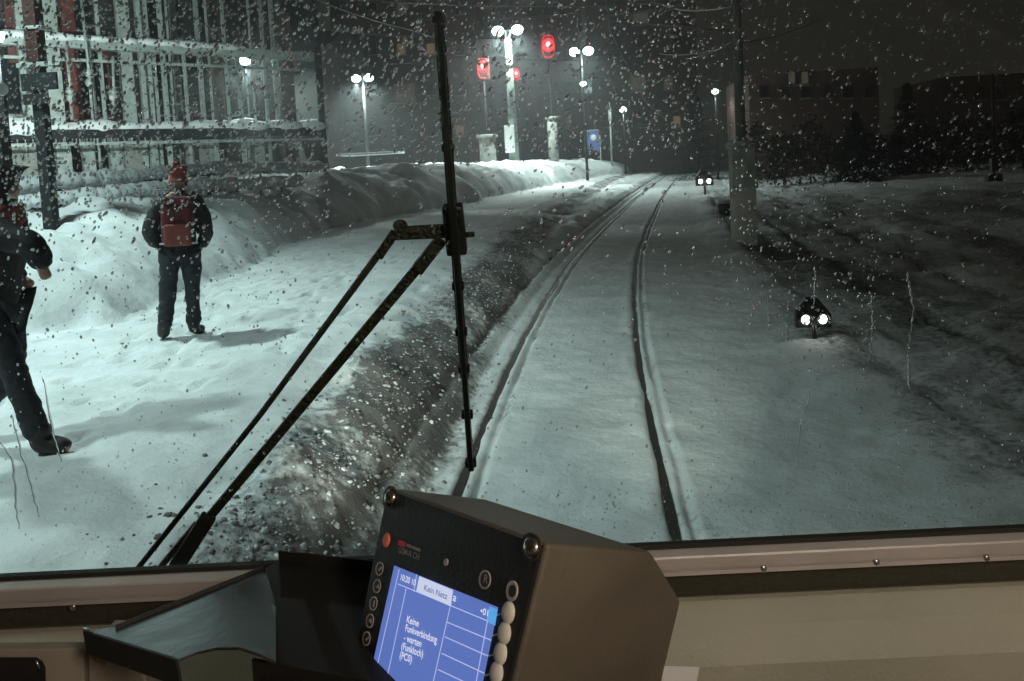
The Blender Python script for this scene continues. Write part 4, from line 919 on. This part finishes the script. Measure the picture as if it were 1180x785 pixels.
def fdisc(px, py, rx, ry, m, name, parent, off=PO, th=.0015, ang=0.0, seg=20, dome=False):
    c = fr_(px, py, off); k = .60 / F_; m_ = MB()
    if dome: return MB().sphere(c, 1, 16, 10, (rx, ry, th), BA).build(name, M[m], parent, True)
    return m_.prism([c + BX * rx * math.cos(6.2832 * i / seg) + BY * ry * math.sin(6.2832 * i / seg) for i in range(seg)], BZ * th).build(name, M[m], parent)
M['ringwhite'] = mat('printed_ring', (.45, .40, .35), .5); M['btnblack'] = mat('button_black', (.03, .027, .025), .45); M['btnivory'] = mat('ivory_button', (.72, .66, .58), .4); M['btnred'] = mat('red_button', (.75, .16, .10), .4)
M['screwmetal'] = mat('polished_screw', (.45, .38, .33), .18, 1.0); M['magenta'] = mat('magenta_print', (.6, .03, .12), .5); M['greyprint'] = mat('grey_print', (.32, .30, .28), .6)
def rnd(px, py, r, kind, glyph=None):
    b = fdisc(px, py, r, r, 'ringwhite', 'button', ru, PO, .0012)
    fdisc(px, py, r * .80, r * .80, 'btnblack', 'button_face', b, PO + .0010, .0006)
    if glyph == 'R': text('R', (px - 3.0, py + 3.0), (px + 2.2, py + 5.0), 7.5, 'ringwhite', b, .0020, 'button_symbol')
    else:
        c = fr_(px, py, PO + .0018); k = glyph; s = r * .5
        if k == 0: pts = [(-1, -.3), (-.2, -.8), (1, .5), (.5, .8), (-.4, -.1)]
        elif k == 1: pts = [(-.9, -.6), (.9, -.4), (.3, .8), (.0, .1)]
        elif k == 2: pts = [(-.25, -1), (.25, -1), (.3, .5), (0, 1), (-.3, .5)]
        else: pts = [(-.9, -.5), (.9, -.5), (.9, .3), (.2, .7), (-.9, .3)]
        MB().prism([c + BX * a * s + BY * b_ * s for a, b_ in pts], BZ * .0003).build('button_symbol', M['ringwhite'], b)
for i, (px, py) in enumerate(((438, 655.5), (435, 675.5), (431, 695.5), (427, 715.5), (423, 736), (418.5, 756.5), (414, 777), (410, 797))):
    rnd(px, py, .0046, 0, i % 4)
rnd(559.5, 668, .0054, 0, 'R')
b = fdisc(591, 681, .0050, .0056, 'ringwhite', 'button', ru, PO, .0012); fdisc(591, 681, .0030, .0034, 'btnblack', 'button_face', b, PO + .001, .0006)
fdisc(445.5, 622.5, .0046, .0052, 'btnred', 'button', ru, PO, .002, dome=True)
for px, py in ((586, 706), (581.5, 729.5), (577, 753), (572.5, 775.5), (568, 798)):
    fdisc(px, py, .0056, .0064, 'btnivory', 'button', ru, PO, .003, dome=True)
    q = ln((px - 14, py + 3), (px - 5, py + .5), .0009); mm = MB(); mm.add(q.v, q.f); mm.build('button_mark', M['btnivory'], ru)
fdisc(515, 648, .0018, .0022, 'greyprint', 'light_sensor', ru)
for px, py in ((450.5, 573.5), (613, 631)):
    s_ = fdisc(px, py, .0066, .0066, 'screwmetal', 'screw', ru, PO + .001, .0045, dome=True)
    fdisc(px, py, .0082, .0082, 'btnblack', 'screw_washer', ru, PO - .0005, .002)
quad3([(460, 622), (468, 625), (466.6, 631), (458.6, 628)], PO, .0003, M['magenta'], 'logo_block', ru)
quad3([(469, 626.5), (474, 628.3), (473.4, 631.6), (468.4, 629.6)], PO, .0003, M['greyprint'], 'printed_bar', ru)
quad3([(475, 629), (484.5, 632.6), (483.9, 635.8), (474.4, 632)], PO, .0003, M['greyprint'], 'printed_bar', ru)
text('GSM-R CH', (458.5, 636.5), (482.5, 645.5), 6, 'greyprint', ru, 0.0, 'printed_text')
# bracket under radio
MB().tube([fr_(490, 850) + dv * .06, cp(-.15, -.12, -.30)], .02, 12).build('stand', M['housing'], ru, True)
# ---- console box at the lower left
def q3(px, py, dep=.735): return onplane(px, py, CAMP + ray(60, 760) * dep, E2)
cb = empty('console_box', q3(60, 800), 'worn grey-brown console box with a dark recess, bottom left corner', 'console')
M['wornpaint'] = mat('worn_grey_paint', (.30, .25, .20), .5, bump=.08, bscale=80, var=.2, vscale=12); M['wornbrown'] = mat('chipped_brown_edge', (.20, .12, .08), .5, bump=.6, bscale=60, var=.6, vscale=40)
MB().prism([q3(*p_) for p_ in ((-120, 749), (92, 748), (96, 752), (97, 860), (-120, 860))], E2 * .012).build('body', M['wornpaint'], cb, bevel=.002, seg=3)
MB().prism([q3(*p_) - E2 * .0005 for p_ in ((-118, 757), (42, 757), (49, 761), (53, 769), (54, 850), (-118, 850))], -E2 * .0012).build('recess_panel', M['panel'], cb)
MB().prism([q3(*p_) + E2 * .004 for p_ in ((98.5, 752), (140, 753), (152, 758), (160, 770), (166, 790), (170, 860), (98.5, 860))], E2 * .05).build('side_casing', M['wornpaint'], cb, bevel=.003, seg=3)
MB().prism([q3(*p_) + E2 * .003 for p_ in ((101, 754), (122, 757), (136, 756), (134, 763), (124, 761), (119, 770), (106, 764))], E2 * .004).build('chipped_patch', M['wornbrown'], cb)
MB().tube([q3(44, 759) - E2 * .003, q3(48, 768) - E2 * .003], .0011, 8).build('handle', M['edgebright'], cb, True)
# ---- paper
pp = onplane(786, 778, cp(0, -.12, 0), E2)
c4 = [onplane(a, b, cp(0, -.125, 0), E2) for a, b in ((765, 768), (806, 769), (800, 800), (760, 800))]
tag(MB().prism(c4, E2 * .0006).build('paper_sheet', M['paper']), 'white paper corner standing right of the radio unit', 'paper')
# ---- cab lamp behind the driver
cl_p = cp(.75, -1.7, GH + .16)
cl_o = empty('cab_lamp', cl_p, 'warm ceiling lamp behind the driver', 'lamp')
M['cabglow'] = mat('warm_lamp_cover', (1, 1, 1), .5, emis=(1.0, .75, .52), estr=2.0)
MB().box(cl_p, (.5, .16, .04), CA).build('cover', M['cabglow'], cl_o, bevel=.01)
point_light('cab_light', cl_p - E3 * .12, 48, (1.0, .88, .75), .12, cl_o)
# train headlights
for sx in (-.75, .75):
    q = cp(sx, .12, -.75); t = empty('train_headlight', q, ('left' if sx < 0 else 'right') + ' headlight low on the nose of our own train', 'headlight', 'headlights of our own train')
    MB().tube([q, q + E2 * .05], .09, 20).build('lens', M['smallglow'], t, True)
    point_light('headlight_beam', q + E2 * .10, 1200, (1.0, 1.0, .86), .08, t, spot=28, aim=np.array([q[0] + (-.5 if sx > 0 else -1.7), q[1] + 14, q[2] - .75]))

# ================================================================== night air
hz = MB().box((0, 75, 14), (260, 200, 32)).build('haze', None); hm = bpy.data.materials.new('haze'); hm.use_nodes = True; nt = hm.node_tree; nt.nodes.clear()
o_ = nt.nodes.new('ShaderNodeOutputMaterial'); pv = nt.nodes.new('ShaderNodeVolumePrincipled'); pv.inputs['Density'].default_value = .0036; pv.inputs['Anisotropy'].default_value = .72; pv.inputs['Color'].default_value = (.9, .95, 1, 1)
nt.links.new(pv.outputs[0], o_.inputs['Volume']); hz.data.materials.append(hm); tag(hz, kind='stuff'); hz['label'] = 'thin night haze around the lamps'
